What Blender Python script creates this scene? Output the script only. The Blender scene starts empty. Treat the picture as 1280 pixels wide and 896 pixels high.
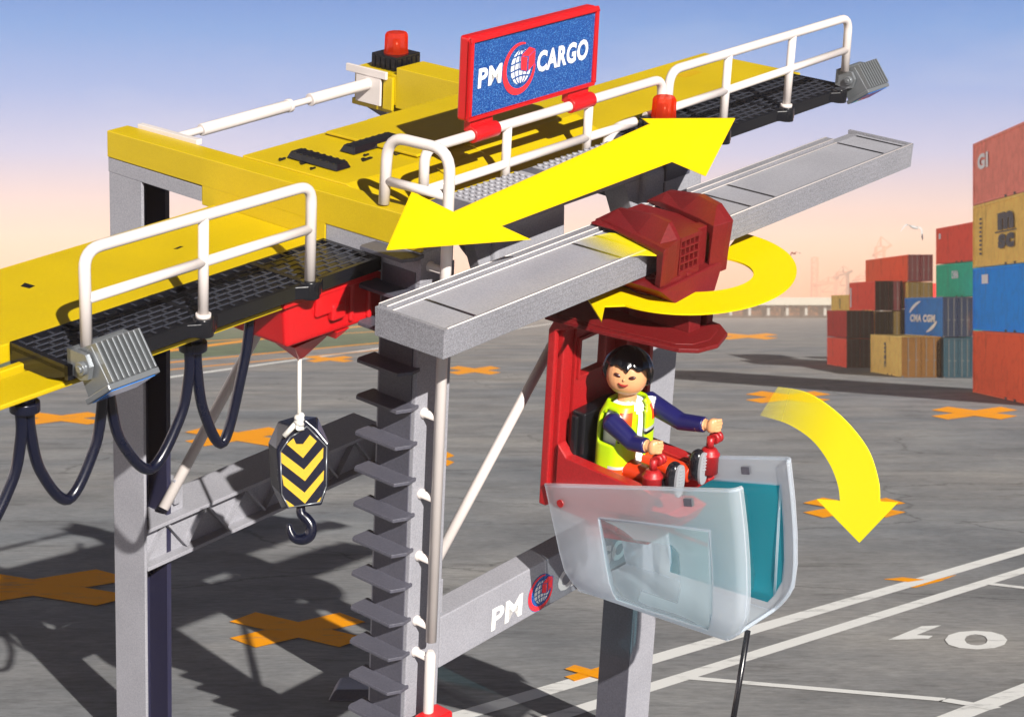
import bpy, bmesh, math, random
from mathutils import Vector, Matrix
from mathutils.kdtree import KDTree
random.seed(7)
PI = math.pi
C = bpy.context.scene.collection
FPX, HC = 2538.0, 3.4          # focal length in pixels of a 1280 wide frame, camera height

# ------------------------------------------------------------------ crane frame (a along the boom, b across it, u up)
A = Vector((2360, 2538, 945)).normalized()
B = Vector((-3140, 2538, 1025)).normalized()
U = Vector((190, -2538, 7115)).normalized()
U = (U + 0.035 * A).normalized()
O = Vector(((555.6 - 640) / FPX * 12, 12, HC + (385 - 413) / FPX * 12))
def K(a, b, u): return O + A * a + B * b + U * u
def uground(a, b, z=0.0):
    w = K(a, b, 0); return (z - w.z) / U.z
def G(px, py, z=0.0):                       # a point of the ground seen at that place
    Y = (HC - z) * FPX / (py - 385); return Vector(((px - 640) / FPX * Y, Y, z))
def W(px, py, Y): return Vector(((px - 640) / FPX * Y, Y, HC + (385 - py) / FPX * Y))

def onb(px, py, b):                         # the point of the crane's upright plane b seen at that place
    r = Vector(((px - 640) / FPX, 1, (385 - py) / FPX)); c = Vector((0, 0, HC)); n = A.cross(U)
    return c + r * ((K(0, b, 0) - c).dot(n) / r.dot(n))

# ------------------------------------------------------------------ materials
def lin(c):
    return tuple((x / 12.92 if x <= .04045 else ((x + .055) / 1.055) ** 2.4) for x in c)
def hexc(h): return lin(tuple(int(h[i:i + 2], 16) / 255 for i in (0, 2, 4)))
def newmat(name):
    m = bpy.data.materials.new(name); m.use_nodes = True
    nt = m.node_tree; nt.nodes.clear()
    o = nt.nodes.new('ShaderNodeOutputMaterial'); b = nt.nodes.new('ShaderNodeBsdfPrincipled')
    nt.links.new(b.outputs[0], o.inputs[0]); return m, nt, b, o
def plastic(name, col, rough=.42, grain=.0, bump=.15, scale=90., spec=.5, var=.06, metal=0.):
    m, nt, b, o = newmat(name)
    N = nt.nodes.new; L = nt.links.new
    tc = N('ShaderNodeTexCoord')
    n1 = N('ShaderNodeTexNoise'); n1.inputs['Scale'].default_value = scale; n1.inputs['Detail'].default_value = 3
    n2 = N('ShaderNodeTexNoise'); n2.inputs['Scale'].default_value = 2.3; n2.inputs['Detail'].default_value = 5
    L(tc.outputs['Object'], n1.inputs[0]); L(tc.outputs['Object'], n2.inputs[0])
    mr = N('ShaderNodeMapRange'); mr.inputs[1].default_value = .35; mr.inputs[2].default_value = .65
    mr.inputs[3].default_value = 1 - grain; mr.inputs[4].default_value = 1 + grain
    L(n1.outputs[0], mr.inputs[0])
    mr2 = N('ShaderNodeMapRange'); mr2.inputs[1].default_value = .3; mr2.inputs[2].default_value = .7
    mr2.inputs[3].default_value = 1 - var; mr2.inputs[4].default_value = 1 + var
    L(n2.outputs[0], mr2.inputs[0])
    mu = N('ShaderNodeMath'); mu.operation = 'MULTIPLY'; L(mr.outputs[0], mu.inputs[0]); L(mr2.outputs[0], mu.inputs[1])
    vm = N('ShaderNodeVectorMath'); vm.operation = 'SCALE'; vm.inputs[0].default_value = col
    L(mu.outputs[0], vm.inputs['Scale']); L(vm.outputs[0], b.inputs['Base Color'])
    mr3 = N('ShaderNodeMapRange'); mr3.inputs[3].default_value = rough - .08; mr3.inputs[4].default_value = rough + .1
    L(n2.outputs[0], mr3.inputs[0]); L(mr3.outputs[0], b.inputs['Roughness'])
    b.inputs['Metallic'].default_value = metal
    b.inputs['Specular IOR Level'].default_value = spec
    if bump:
        bp = N('ShaderNodeBump'); bp.inputs['Strength'].default_value = bump; bp.inputs['Distance'].default_value = .004
        L(n1.outputs[0], bp.inputs['Height']); L(bp.outputs[0], b.inputs['Normal'])
    return m
M = {}
M['yellow'] = plastic('crane_yellow', hexc('b69c00'), .42, .04, .12)
M['grey'] = plastic('crane_grey', hexc('8b8b92'), .5, .12, .3, 90)
M['slider'] = plastic('beam_grey', hexc('78787e'), .55, .26, .5, 110)
M['dgrey'] = plastic('crane_dark_grey', hexc('4a4a54'), .45, .12, .3, 70)
M['channelshade'] = plastic('channel_shade', hexc('22223a'), .5, .1, .2)  # dark navy paints in the shade inside the open column channel
M['white'] = plastic('rail_white', hexc('c8c0bc'), .3, .0, .0)
M['black'] = plastic('walkway_black', hexc('121318'), .22, .05, .05)
M['grating'] = plastic('grating_highlight', hexc('34363e'), .22, .0, .0)  # lighter than the walkway: highlights of the bars put into the colour
M['navy'] = plastic('cable_navy', hexc('0a0e20'), .25, .0, .05)
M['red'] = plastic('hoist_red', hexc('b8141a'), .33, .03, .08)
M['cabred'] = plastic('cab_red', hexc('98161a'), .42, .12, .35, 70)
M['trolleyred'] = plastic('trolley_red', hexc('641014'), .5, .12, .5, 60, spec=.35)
M['arrow'] = plastic('arrow_yellow', hexc('d8b800'), .6, 0, 0, spec=.1, var=0)
M['silver'] = plastic('lamp_silver', hexc('7e8286'), .3, .04, .1, metal=.5)
M['lens'] = plastic('lamp_glass', hexc('2f78c8'), .08, 0, 0)
M['signwhite'] = plastic('print_white', hexc('dcdad8'), .5, .03, .05)
M['signred'] = plastic('print_red', hexc('e02a35'), .5, .05, .05)
M['hookyellow'] = plastic('chevron_yellow', hexc('b89400'), .5, .06, .1)
M['rope'] = plastic('rope_white', hexc('c8c6c0'), .8, .1, .6, 200)
M['skin'] = plastic('toy_skin', hexc('cf9468'), .35, 0, 0, var=.02)
M['hair'] = plastic('hair_black', hexc('0d0d12'), .18, 0, 0)
M['sleeve'] = plastic('sleeve_navy', hexc('15154a'), .3, 0, 0)
M['shirt'] = plastic('shirt_white', hexc('f0f0f0'), .4, 0, 0)
M['vest'] = plastic('vest_lime', hexc('aed000'), .4, 0, 0)
M['orange'] = plastic('band_orange', hexc('e0480c'), .4, 0, 0)
M['reflect'] = plastic('band_silver', hexc('a8adae'), .3, 0, 0)
M['trousers'] = plastic('trousers_orange', hexc('b8300c'), .35, 0, 0)
M['boot'] = plastic('boot_black', hexc('15161c'), .22, 0, 0)
M['sole'] = plastic('sole_grey', hexc('8b8d92'), .3, .05, .1)
M['eye'] = plastic('eye_brown', hexc('3c1712'), .3, 0, 0)
M['mouth'] = plastic('mouth_red', hexc('8a1c1c'), .3, 0, 0)
M['strut'] = M['white']
def signblue():
    m = plastic('print_blue', hexc('083c80'), .45, .0, .5, 120)
    nt = m.node_tree; b = [n for n in nt.nodes if n.type == 'BSDF_PRINCIPLED'][0]
    v = nt.nodes.new('ShaderNodeTexNoise'); v.inputs['Scale'].default_value = 110
    cr = nt.nodes.new('ShaderNodeValToRGB'); cr.color_ramp.elements[0].position = .5; cr.color_ramp.elements[1].position = .72
    cr.color_ramp.elements[0].color = (*hexc('083c80'), 1); cr.color_ramp.elements[1].color = (*hexc('4a80b8'), 1)
    tc = nt.nodes.new('ShaderNodeTexCoord'); nt.links.new(tc.outputs['Object'], v.inputs[0])
    nt.links.new(v.outputs[0], cr.inputs[0]); nt.links.new(cr.outputs[0], b.inputs['Base Color']); return m
M['signblue'] = signblue()
def glassy(name, col, alpha, rough=.1, sub=0.):
    m, nt, b, o = newmat(name)
    b.inputs['Base Color'].default_value = (*col, 1); b.inputs['Roughness'].default_value = rough
    tr = nt.nodes.new('ShaderNodeBsdfTransparent'); tr.inputs[0].default_value = (*[.35 + .65 * c ** .5 for c in col], 1)
    tl = nt.nodes.new('ShaderNodeBsdfTranslucent'); tl.inputs[0].default_value = (*col, 1)
    mx = nt.nodes.new('ShaderNodeMixShader'); mx.inputs[0].default_value = sub
    nt.links.new(b.outputs[0], mx.inputs[1]); nt.links.new(tl.outputs[0], mx.inputs[2])
    m2 = nt.nodes.new('ShaderNodeMixShader'); 
    lw = nt.nodes.new('ShaderNodeLayerWeight'); lw.inputs[0].default_value = .25
    mr = nt.nodes.new('ShaderNodeMapRange'); mr.inputs[3].default_value = alpha; mr.inputs[4].default_value = min(1, alpha + .5)
    nt.links.new(lw.outputs['Fresnel'], mr.inputs[0]); nt.links.new(mr.outputs[0], m2.inputs[0])
    nt.links.new(tr.outputs[0], m2.inputs[1]); nt.links.new(mx.outputs[0], m2.inputs[2]); nt.links.new(m2.outputs[0], o.inputs[0])
    return m
M['milky'] = glassy('milky_plastic', (.90, .95, 1.0), .30, .12, .65)
M['teal'] = glassy('teal_glass', hexc('2cb0c2'), .22, .05, .4)
M['clearpane'] = glassy('clear_pane', (.75, .88, .93), .10, .05, .2)
M['redlens'] = glassy('beacon_red_plastic', (1, .07, .01), .5, .08, .7)

# ------------------------------------------------------------------ object helpers
def tag(o, label=None, cat=None, group=None, kind=None):
    if label: o['label'] = label
    if cat: o['category'] = cat
    if group: o['group'] = group
    if kind: o['kind'] = kind
    return o
NEAR = 1.0                                # things hung in front of the portal: set nearer by this factor about the viewpoint
C0 = Vector((0, 0, HC))
def nr(p): return C0 + (Vector(p) - C0) * NEAR
def thing(name, label, cat, loc, group=None):
    loc = nr(loc)
    o = bpy.data.objects.new(name, None); C.objects.link(o); o.location = loc
    o.empty_display_size = .2
    return tag(o, label, cat, group)
def obj(name, bm, mats, parent=None, bevel=0, seg=2, origin=None, smooth=None, label=None):
    """link one bmesh, given in world coordinates, as one mesh object"""
    bmesh.ops.remove_doubles(bm, verts=bm.verts, dist=1e-5)
    bmesh.ops.recalc_face_normals(bm, faces=bm.faces)
    if NEAR != 1.0: bm.transform(Matrix.Translation(C0) @ Matrix.Scale(NEAR, 4) @ Matrix.Translation(-C0))
    if origin is not None: origin = nr(origin)
    org = Vector((0, 0, 0)); p = parent
    while p is not None: org += p.location; p = p.parent
    loc = Vector((0, 0, 0))
    if origin is not None: loc = Vector(origin) - org
    bm.transform(Matrix.Translation(-(org + loc)))
    me = bpy.data.meshes.new(name); bm.to_mesh(me); bm.free()
    o = bpy.data.objects.new(name, me); C.objects.link(o); o.location = loc
    if parent: o.parent = parent
    for m in (mats if isinstance(mats, (list, tuple)) else [mats]): me.materials.append(m)
    if bevel:
        mod = o.modifiers.new('b', 'BEVEL'); mod.width = bevel; mod.segments = seg; mod.limit_method = 'ANGLE'; mod.angle_limit = .6
    if label: o['label'] = label
    return o
def BM(): return bmesh.new()
def addpoly(bm, top, bot, mi=0):
    """a solid between two equal outlines"""
    n = len(top)
    vt = [bm.verts.new(p) for p in top]; vb = [bm.verts.new(p) for p in bot]
    fs = [bm.faces.new(vt), bm.faces.new(list(reversed(vb)))]
    for i in range(n):
        j = (i + 1) % n; fs.append(bm.faces.new((vt[i], vb[i], vb[j], vt[j])))
    for f in fs: f.material_index = mi
def box(bm, a0, a1, b0, b1, u0, u1, mi=0, T=K):
    addpoly(bm, [T(a0, b0, u1), T(a1, b0, u1), T(a1, b1, u1), T(a0, b1, u1)],
            [T(a0, b0, u0), T(a1, b0, u0), T(a1, b1, u0), T(a0, b1, u0)], mi)
def prism(bm, pts, ax, v0, v1, mi=0, T=K):
    def q(p, v): return T(v, *p) if ax == 'a' else (T(p[0], v, p[1]) if ax == 'b' else T(p[0], p[1], v))
    addpoly(bm, [q(p, v0) for p in pts], [q(p, v1) for p in pts], mi)
def tube(bm, pts, r, seg=14, mi=0, caps=True, closed=False):
    pts = [Vector(p) for p in pts]; n = len(pts); rings = []; prev = None
    rr = r if isinstance(r, (list, tuple)) else [r] * n
    for i, p in enumerate(pts):
        if closed: t = (pts[(i + 1) % n] - pts[i - 1])
        else: t = (pts[min(i + 1, n - 1)] - pts[max(i - 1, 0)])
        t.normalize()
        if prev is None:
            x = t.orthogonal().normalized()
        else:
            x = (prev - t * prev.dot(t)).normalized()
        prev = x; y = t.cross(x)
        rings.append([bm.verts.new(p + (x * math.cos(2 * PI * k / seg) + y * math.sin(2 * PI * k / seg)) * rr[i]) for k in range(seg)])
    m = n if closed else n - 1
    for i in range(m):
        a, b = rings[i], rings[(i + 1) % n]
        for k in range(seg):
            f = bm.faces.new((a[k], a[(k + 1) % seg], b[(k + 1) % seg], b[k])); f.smooth = True; f.material_index = mi
    if caps and not closed:
        for rg in (rings[0], rings[-1]):
            f = bm.faces.new(rg); f.material_index = mi
def cyl(bm, p, q, r, seg=20, mi=0, r2=None): tube(bm, [p, q], [r, r2 if r2 else r], seg, mi)
def curve(pts, n=8, closed=False):
    """Catmull-Rom through points"""
    P = [Vector(p) for p in pts]; out = []
    for i in range(len(P) - 1):
        p0 = P[max(i - 1, 0)]; p1 = P[i]; p2 = P[i + 1]; p3 = P[min(i + 2, len(P) - 1)]
        for k in range(n):
            t = k / n
            out.append(.5 * ((2 * p1) + (p2 - p0) * t + (2 * p0 - 5 * p1 + 4 * p2 - p3) * t * t + (3 * p1 - p0 - 3 * p2 + p3) * t ** 3))
    out.append(P[-1]); return out
def bend(pts, r, n=6):
    """polyline with rounded corners"""
    P = [Vector(p) for p in pts]; out = [P[0]]
    for i in range(1, len(P) - 1):
        d1 = (P[i - 1] - P[i]); d2 = (P[i + 1] - P[i]); rr = min(r, d1.length * .49, d2.length * .49)
        a = P[i] + d1.normalized() * rr; b = P[i] + d2.normalized() * rr
        for k in range(n + 1):
            t = k / n; out.append(a * (1 - t) ** 2 + P[i] * 2 * t * (1 - t) + b * t * t)
    out.append(P[-1]); return out
def text_bm(bm, s, org, xd, yd, h, width=None, mi=0, thick=.004, shear=0., bold=.02):
    """lettering laid on a surface: org = lower left corner, xd/yd unit directions"""
    cu = bpy.data.curves.new('t', 'FONT'); cu.body = s; cu.size = 1; cu.shear = shear; cu.offset = bold; cu.space_character = 1.0 + bold * 2; cu.resolution_u = 3
    ob = bpy.data.objects.new('t', cu); C.objects.link(ob)
    bpy.context.view_layer.update()
    me = ob.to_mesh()
    xs = [v.co.x for v in me.vertices]; ys = [v.co.y for v in me.vertices]
    x0, x1, y0, y1 = min(xs), max(xs), min(ys), max(ys)
    sy = h / (y1 - y0); sx = (width / (x1 - x0)) if width else sy
    nrm = xd.cross(yd).normalized()
    vs = [bm.verts.new(org + xd * ((v.co.x - x0) * sx) + yd * ((v.co.y - y0) * sy) + nrm * thick) for v in me.vertices]
    for p in me.polygons:
        try: f = bm.faces.new([vs[i] for i in p.vertices]); f.material_index = mi
        except ValueError: pass
    ob.to_mesh_clear(); C.objects.unlink(ob); bpy.data.objects.remove(ob); bpy.data.curves.remove(cu)
def flat(bm, pts, mi=0):
    f = bm.faces.new([bm.verts.new(p) for p in pts]); f.material_index = mi
def logo_bm(bm, c, xd, yd, r, mw, mr, mb, th=.004, sx=1., disc=False):
    """globe with its red ring and red box, on the plane (xd, yd); mw/mr/mb = white/red/blue slots"""
    n = xd.cross(yd).normalized()
    def P(x, y, l): return c + xd * x * r * sx + yd * y * r + n * (th + l * .0015)
    if disc: flat(bm, [P(1.0 * math.cos(t * PI / 20), 1.05 * math.sin(t * PI / 20), -1) for t in range(40)], mb)
    # red ring, thick at lower left, open at upper right
    k = 40; a0, a1 = math.radians(70), math.radians(385)
    for i in range(k):
        t0 = a0 + (a1 - a0) * i / k; t1 = a0 + (a1 - a0) * (i + 1) / k
        w0 = .06 + .2 * math.sin(PI * i / k); w1 = .06 + .2 * math.sin(PI * (i + 1) / k)
        flat(bm, [P(math.cos(t0), math.sin(t0), 1), P(math.cos(t1), math.sin(t1), 1),
                  P((1 - w1) * math.cos(t1), (1 - w1) * math.sin(t1), 1), P((1 - w0) * math.cos(t0), (1 - w0) * math.sin(t0), 1)], mr)
    gx, gy, gr = .12, .05, .62
    flat(bm, [P(gx + gr * math.cos(t * PI / 20), gy + gr * 1.08 * math.sin(t * PI / 20), 0) for t in range(40)], mw)
    def strip(fn, w):
        m = 16
        for i in range(m):
            p, q = fn(i / m), fn((i + 1) / m)
            d = Vector((q[0] - p[0], q[1] - p[1])); 
            if d.length < 1e-6: continue
            d.normalize(); e = Vector((-d.y, d.x)) * w
            flat(bm, [P(p[0] + e.x, p[1] + e.y, .6), P(q[0] + e.x, q[1] + e.y, .6), P(q[0] - e.x, q[1] - e.y, .6), P(p[0] - e.x, p[1] - e.y, .6)], mb)
    for f in (-.62, -.22, .22, .62):
        strip(lambda t, f=f: (gx + gr * f * math.cos((t - .5) * PI) , gy + gr * 1.08 * math.sin((t - .5) * PI)), .03)
    for f in (-.6, -.2, .2, .6):
        hw = math.sqrt(1 - f * f) * gr
        strip(lambda t, f=f, hw=hw: (gx - hw + 2 * hw * t, gy + gr * 1.08 * f + .06 * math.sin(PI * t)), .03)
    # box
    cx, cy, s = .52, .34, .42
    top = [(cx - s, cy + s * .35), (cx, cy + .15 * s - .02), (cx + s, cy + s * .6), (cx + .1 * s, cy + s * .95)]
    lf = [(cx - s, cy + s * .28), (cx - .06, cy + .08 * s - .02), (cx - .06, cy - s * 1.2), (cx - s, cy - s * .95)]
    rt = [(cx + .04, cy + .08 * s), (cx + s, cy + s * .5), (cx + s, cy - s * .7), (cx + .04, cy - s * 1.2)]
    hexb = [(cx - s - .05, cy + s * .4), (cx + .1 * s, cy + s * 1.05), (cx + s + .05, cy + s * .65), (cx + s + .05, cy - s * .75), (cx, cy - s * 1.32), (cx - s - .05, cy - s)]
    flat(bm, [P(x, y, 1.4) for x, y in hexb], mb)
    for q in (top, lf, rt): flat(bm, [P(x, y, 2.2) for x, y in q], mr)

# =================================================================== THE CRANE
crane = thing('portal_crane', 'grey and yellow toy portal crane with white railings, black walkways and a ladder column', 'crane',
              K(.42, .6, uground(.42, .6)))
def leg_ground(bm, a0, a1, b0, b1, u1):
    addpoly(bm, [K(a0, b0, u1), K(a1, b0, u1), K(a1, b1, u1), K(a0, b1, u1)],
            [K(a0, b0, uground(a0, b0)), K(a1, b0, uground(a1, b0)), K(a1, b1, uground(a1, b1)), K(a0, b1, uground(a0, b1))])
bevs = .008
# near left column (ladder column)
bm = BM(); leg_ground(bm, .42, .74, .60, .945, .10); leg2 = obj('leg', bm, M['grey'], crane, bevs)
bm = BM(); addpoly(bm, [K(.412, .635, .09), K(.412, .92, .09), K(.412, .92, -3.6), K(.412, .635, -3.6)], [K(.42, .635, .09), K(.42, .92, .09), K(.42, .92, -3.6), K(.42, .635, -3.6)]); obj('shade_plate', bm, M['dgrey'], leg2)  # dark sheet painting shade onto the column's left face
# its ladder treads
def tread(u):
    bm = BM()
    prism(bm, [(.27, .625), (.27, .985), (.30, 1.0), (.435, .99), (.435, .585), (.36, .578)], 'u', u - .012, u + .012)
    prism(bm, [(.27, .0), (.42, -.0), (.42, -.035)], 'b', .70, .72, T=lambda a, b, w: K(a, b, u + w))
    o = obj('ladder_tread', bm, M['dgrey'], leg2, .003)
k = 0
u = .205
while u > uground(.42, .6) + .1:
    tread(u); u -= .2495
# far left column: an open channel
bm = BM(); a0, a1, b0, b1 = .42, .74, 3.30, 3.66
def lg(bm, a0, a1, b0, b1): leg_ground(bm, a0, a1, b0, b1, .10)
lg(bm, .42, .445, b0, b1)
obj_leg1 = obj('leg', bm, M['grey'], crane, .005)
bm = BM()
ug = uground(.5, 3.3); zz = []
n = 22
for i in range(n + 1):
    uu = .05 + (ug - .05) * i / n
    zz.append((.46 + (.11 if i % 2 else 0), uu))
for i in range(n):
    (x0, y0), (x1, y1) = zz[i], zz[i + 1]
    addpoly(bm, [K(x0, 3.45, y0), K(x1, 3.45, y1), K(x1 + .012, 3.45, y1 + .02), K(x0 + .012, 3.45, y0 + .02)],
            [K(x0, 3.612, y0), K(x1, 3.612, y1), K(x1 + .012, 3.612, y1 + .02), K(x0 + .012, 3.612, y0 + .02)])
obj('lattice_rib', bm, M['channelshade'], obj_leg1)
bm = BM(); leg_ground(bm, .445, .74, 3.59, 3.62, .09); leg_ground(bm, .70, .74, 3.38, 3.59, .09); obj('channel_web', bm, M['channelshade'], obj_leg1)
# near right and far right columns
bm = BM(); leg_ground(bm, 2.95, 3.25, .60, .90, .12); l3 = obj('leg', bm, M['grey'], crane, bevs)
bm = BM(); addpoly(bm, [K(2.942, .61, .1), K(2.942, .89, .1), K(2.942, .89, -4.3), K(2.942, .61, -4.3)], [K(2.95, .61, .1), K(2.95, .89, .1), K(2.95, .89, -4.3), K(2.95, .61, -4.3)]); obj('shade_plate', bm, M['dgrey'], l3)  # same painted shade on the right column's left face
bm = BM(); leg_ground(bm, 2.92, 3.25, 3.02, 3.34, .12); obj('leg', bm, M['grey'], crane, bevs)
for (aa, bb) in ((.58, .77), (.58, 3.48), (3.1, .75), (3.1, 3.48)):
    bm = BM(); ug = uground(aa, bb); c = K(aa, bb, ug)
    addpoly(bm, [c + Vector((x, y, .09)) for x, y in ((-.3, -.3), (.3, -.3), (.3, .3), (-.3, .3))],
            [c + Vector((x, y, 0)) for x, y in ((-.36, -.36), (.36, -.36), (.36, .36), (-.36, .36))])
    obj('foot_plate', bm, M['dgrey'], crane, .02)
# low beams
bm = BM(); box(bm, .742, 2.948, .60, .80, -2.79, -2.41); pmb = obj('low_beam', bm, M['grey'], crane, bevs)
bm = BM()
text_bm(bm, 'PM', K(1.27, .60, -2.735), A, U, .17, .33, 0, .003, .02, .035)
text_bm(bm, 'CARGO', K(1.99, .60, -2.735), A, U, .17, .80, 0, .003, .04, .05)
logo_bm(bm, K(1.795, .6, -2.645), A, U, .135, 0, 1, 2, .003, disc=True)
obj('beam_lettering', bm, [M['signwhite'], M['signred'], M['signblue']], pmb)
bm = BM()
box(bm, .447, 3.0, 3.295, 3.70, -2.61, -2.58); box(bm, .447, 3.0, 3.295, 3.40, -2.92, -2.89); box(bm, .447, 3.0, 3.385, 3.42, -2.9, -2.6)
lb = obj('low_beam', bm, M['grey'], crane, .004)
bm = BM(); zz = [(.46 + .20 * i, -2.62 if i % 2 else -2.88) for i in range(13)]
for i in range(12):
    (x0, y0), (x1, y1) = zz[i], zz[i + 1]
    addpoly(bm, [K(x0, 3.33, y0), K(x1, 3.33, y1), K(x1 + .012, 3.33, y1 + .012), K(x0 + .012, 3.33, y0 + .012)],
            [K(x0, 3.386, y0), K(x1, 3.386, y1), K(x1 + .012, 3.386, y1 + .012), K(x0 + .012, 3.386, y0 + .012)])
obj('truss_web', bm, M['grey'], lb)
bm = BM(); box(bm, .745, .80, 3.34, 3.5, -2.5, -2.3); box(bm, .745, .86, 3.38, 3.5, -2.58, -2.38); obj('bracket', bm, M['grey'], crane, .005)
bm = BM(); box(bm, .745, .80, .64, .72, -2.41, -2.16); obj('bracket', bm, M['grey'], crane, .005)
# portal heads at the left frame
bm = BM(); box(bm, .418, .60, 2.66, 3.665, .10, .205); obj('head_beam', bm, M['grey'], crane, .004)
bm = BM(); box(bm, .418, .60, .595, 1.44, .02, .225); box(bm, .44, .72, .60, .94, .10, .30); obj('head_beam', bm, M['grey'], crane, .004)
bm = BM()
prism(bm, [(.60, .228), (3.668, .208), (3.668, .40), (.60, .445)], 'a', .412, .60)
prism(bm, [(1.445, .08), (2.65, .08), (2.65, .30), (1.445, .30)], 'a', .413, .60)
obj('portal_beam', bm, M['yellow'], crane, .006)
bm = BM(); prism(bm, [(2.92, .40), (3.56, .392), (3.56, .43), (2.92, .44)], 'a', .60, .65); obj('cap_plate', bm, M['white'], crane, .004)
# boom
bm = BM()
prism(bm, [(1.47, .0), (2.52, .0), (2.52, .112), (1.47, .112)], 'a', -3.3, .412)
box(bm, -3.3, .412, 1.33, 1.38, -.055, .03)
box(bm, -3.3, .412, 1.0, 1.30, -.03, -.0)
prism(bm, [(1.5, .02), (2.4, .02), (2.5, .17), (1.5, .17)], 'a', .60, 6.02)
box(bm, .6, 5.0, 1.1, 1.5, .05, .09)
obj('boom', bm, M['yellow'], crane, .008)
# little print marks on the boom top
bm = BM()
def mark(a, b, u, da, db): flat(bm, [K(a, b, u), K(a + da, b + .01, u), K(a + da * .8, b + db, u), K(a - da * .3, b + db * .7, u)])
mark(-1.42, 2.1, .1135, .05, .10); obj('print_mark', bm, M['black'], crane)
bm = BM(); mark(-.35, 2.0, .1135, .06, .03); obj('print_mark', bm, M['black'], crane)
bm = BM(); flat(bm, [K(5.2, 2.1, .172), K(5.45, 2.1, .172), K(5.45, 2.2, .172), K(5.2, 2.2, .172)]); obj('warning_sticker', bm, M['hookyellow'], crane)
# machine house
bm = BM()
prism(bm, [(1.45, .445), (2.45, .43), (2.45, .17), (.99, .17), (.99, .34)], 'a', .601, 1.80)
prism(bm, [(1.42, .452), (2.455, .437), (2.455, .17), (1.02, .17), (1.02, .32)], 'a', 1.80, 2.92)
obj('machine_house', bm, M['yellow'], crane, .007)
bm = BM(); prism(bm, [(1.50, .455), (2.38, .442), (2.38, .462), (1.50, .475)], 'a', 1.32, 2.80); obj('roof_panel', bm, M['yellow'], crane, .004)
bm = BM(); prism(bm, [(1.30, .432), (1.08, .372), (1.08, .36), (1.30, .42)], 'a', 1.30, 1.78); obj('side_panel', bm, M['yellow'], crane, .003)
# control pads on the roof
def pad(a0, a1, b0, b1, along):
    bm = BM(); h0, h1 = .446, .49
    addpoly(bm, [K(a0 + .02, b0 + .02, h1), K(a1 - .02, b0 + .02, h1), K(a1 - .02, b1 - .02, h1), K(a0 + .02, b1 - .02, h1)],
            [K(a0, b0, h0), K(a1, b0, h0), K(a1, b1, h0), K(a0, b1, h0)])
    for i in range(7):
        t = .1 + i * .13
        if along == 'b':
            bb = b0 + (b1 - b0) * t; box(bm, a0 + .015, a1 - .015, bb - .011, bb + .011, h1 - .01, h1 + .004)
        else:
            aa = a0 + (a1 - a0) * t; box(bm, aa - .011, aa + .011, b0 + .022, b1 - .022, h1 - .01, h1 + .004)
    obj('control_pad', bm, M['black'], crane, .004)
pad(.74, .875, 1.68, 2.16, 'b'); pad(1.09, 1.56, 1.87, 2.01, 'a')
for (a, b, q) in ((.70, 1.97, 1), (.66, 2.14, .6), (.66, 1.84, .5), (1.03, 1.72, 1), (1.28, 1.66, 1), (1.50, 1.60, 1), (1.12, 1.80, .5)):
    bm = BM(); addpoly(bm, [K(a + x * q, b + y * q, .452) for x, y in ((0, 0), (.10, .012), (.09, .03), (.05, .028), (.045, .05), (.02, .045), (.025, .022), (0, .018))],
                       [K(a + x * q, b + y * q, .44) for x, y in ((0, 0), (.10, .012), (.09, .03), (.05, .028), (.045, .05), (.02, .045), (.025, .022), (0, .018))])
    obj('print_mark', bm, M['black'], crane)
# studded platform and grey under frame
bm = BM(); box(bm, .62, 2.76, .60, .935, .355, .392); plat = obj('platform', bm, M['dgrey'], crane, .004)
bm = BM()
for (p0, p1) in ((.98, 1.72), (1.84, 2.66)):
    box(bm, p0, p1, .645, .915, .391, .398)
    na = int((p1 - p0) / .062)
    for i in range(na):
        for j in range(5):
            c = (p0 + .04 + i * .062, .675 + j * .053)
            cyl(bm, K(c[0], c[1], .396), K(c[0], c[1], .412), .017, 8)
obj('stud_panel', bm, M['grey'], plat)
bm = BM()
box(bm, .742, 2.95, .66, .96, .17, .355)
addpoly(bm, [onb(x, y, .66) for x, y in ((590, 298), (625, 290), (640, 335), (604, 350))], [onb(x, y, .66) + B * .1 for x, y in ((590, 298), (625, 290), (640, 335), (604, 350))])
prism(bm, [(2.948, .17), (2.948, -.35), (2.8, -.35), (2.55, .17)], 'b', .66, .88)
obj('under_frame', bm, M['grey'], crane, bevs)
for (p0, p1) in ((1.15, 1.86), (2.72, 3.42)):
    bm = BM(); prism(bm, [(.96, .262), (.72, .275), (.62, .20), (.60, -.19), (.70, -.19), (.96, .0)], 'a', p0, p1)
    obj('beam_bracket', bm, M['grey'], crane, .03, 3)
# right portal head
bm = BM()
prism(bm, [(.60, .10), (.95, -.12), (3.1, -.05), (3.66, .10), (3.66, .262), (.60, .262)], 'a', 2.95, 3.24); obj('head_beam', bm, M['dgrey'], crane, bevs)
bm = BM(); prism(bm, [(2.50, .18), (3.16, .18), (3.16, .50), (2.50, .50)], 'a', 2.83, 3.13)
box(bm, 2.83, 3.25, 3.16, 3.60, .20, .44); box(bm, 2.85, 3.2, 3.2, 3.66, .12, .17)
obj('portal_beam', bm, M['yellow'], crane, .006)
for q in ((3.17, 3.27, .16, .42), (3.5, 3.58, .20, .44)):
    bm = BM(); box(bm, 2.80, 2.828, *q); obj('clip_post', bm, M['yellow'], crane, .004)
bm = BM(); box(bm, 2.775, 2.80, 3.22, 3.66, .40, .46); box(bm, 2.78, 2.80, 3.28, 3.55, .18, .41); obj('clip_plate', bm, M['white'], crane, .004)
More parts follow.
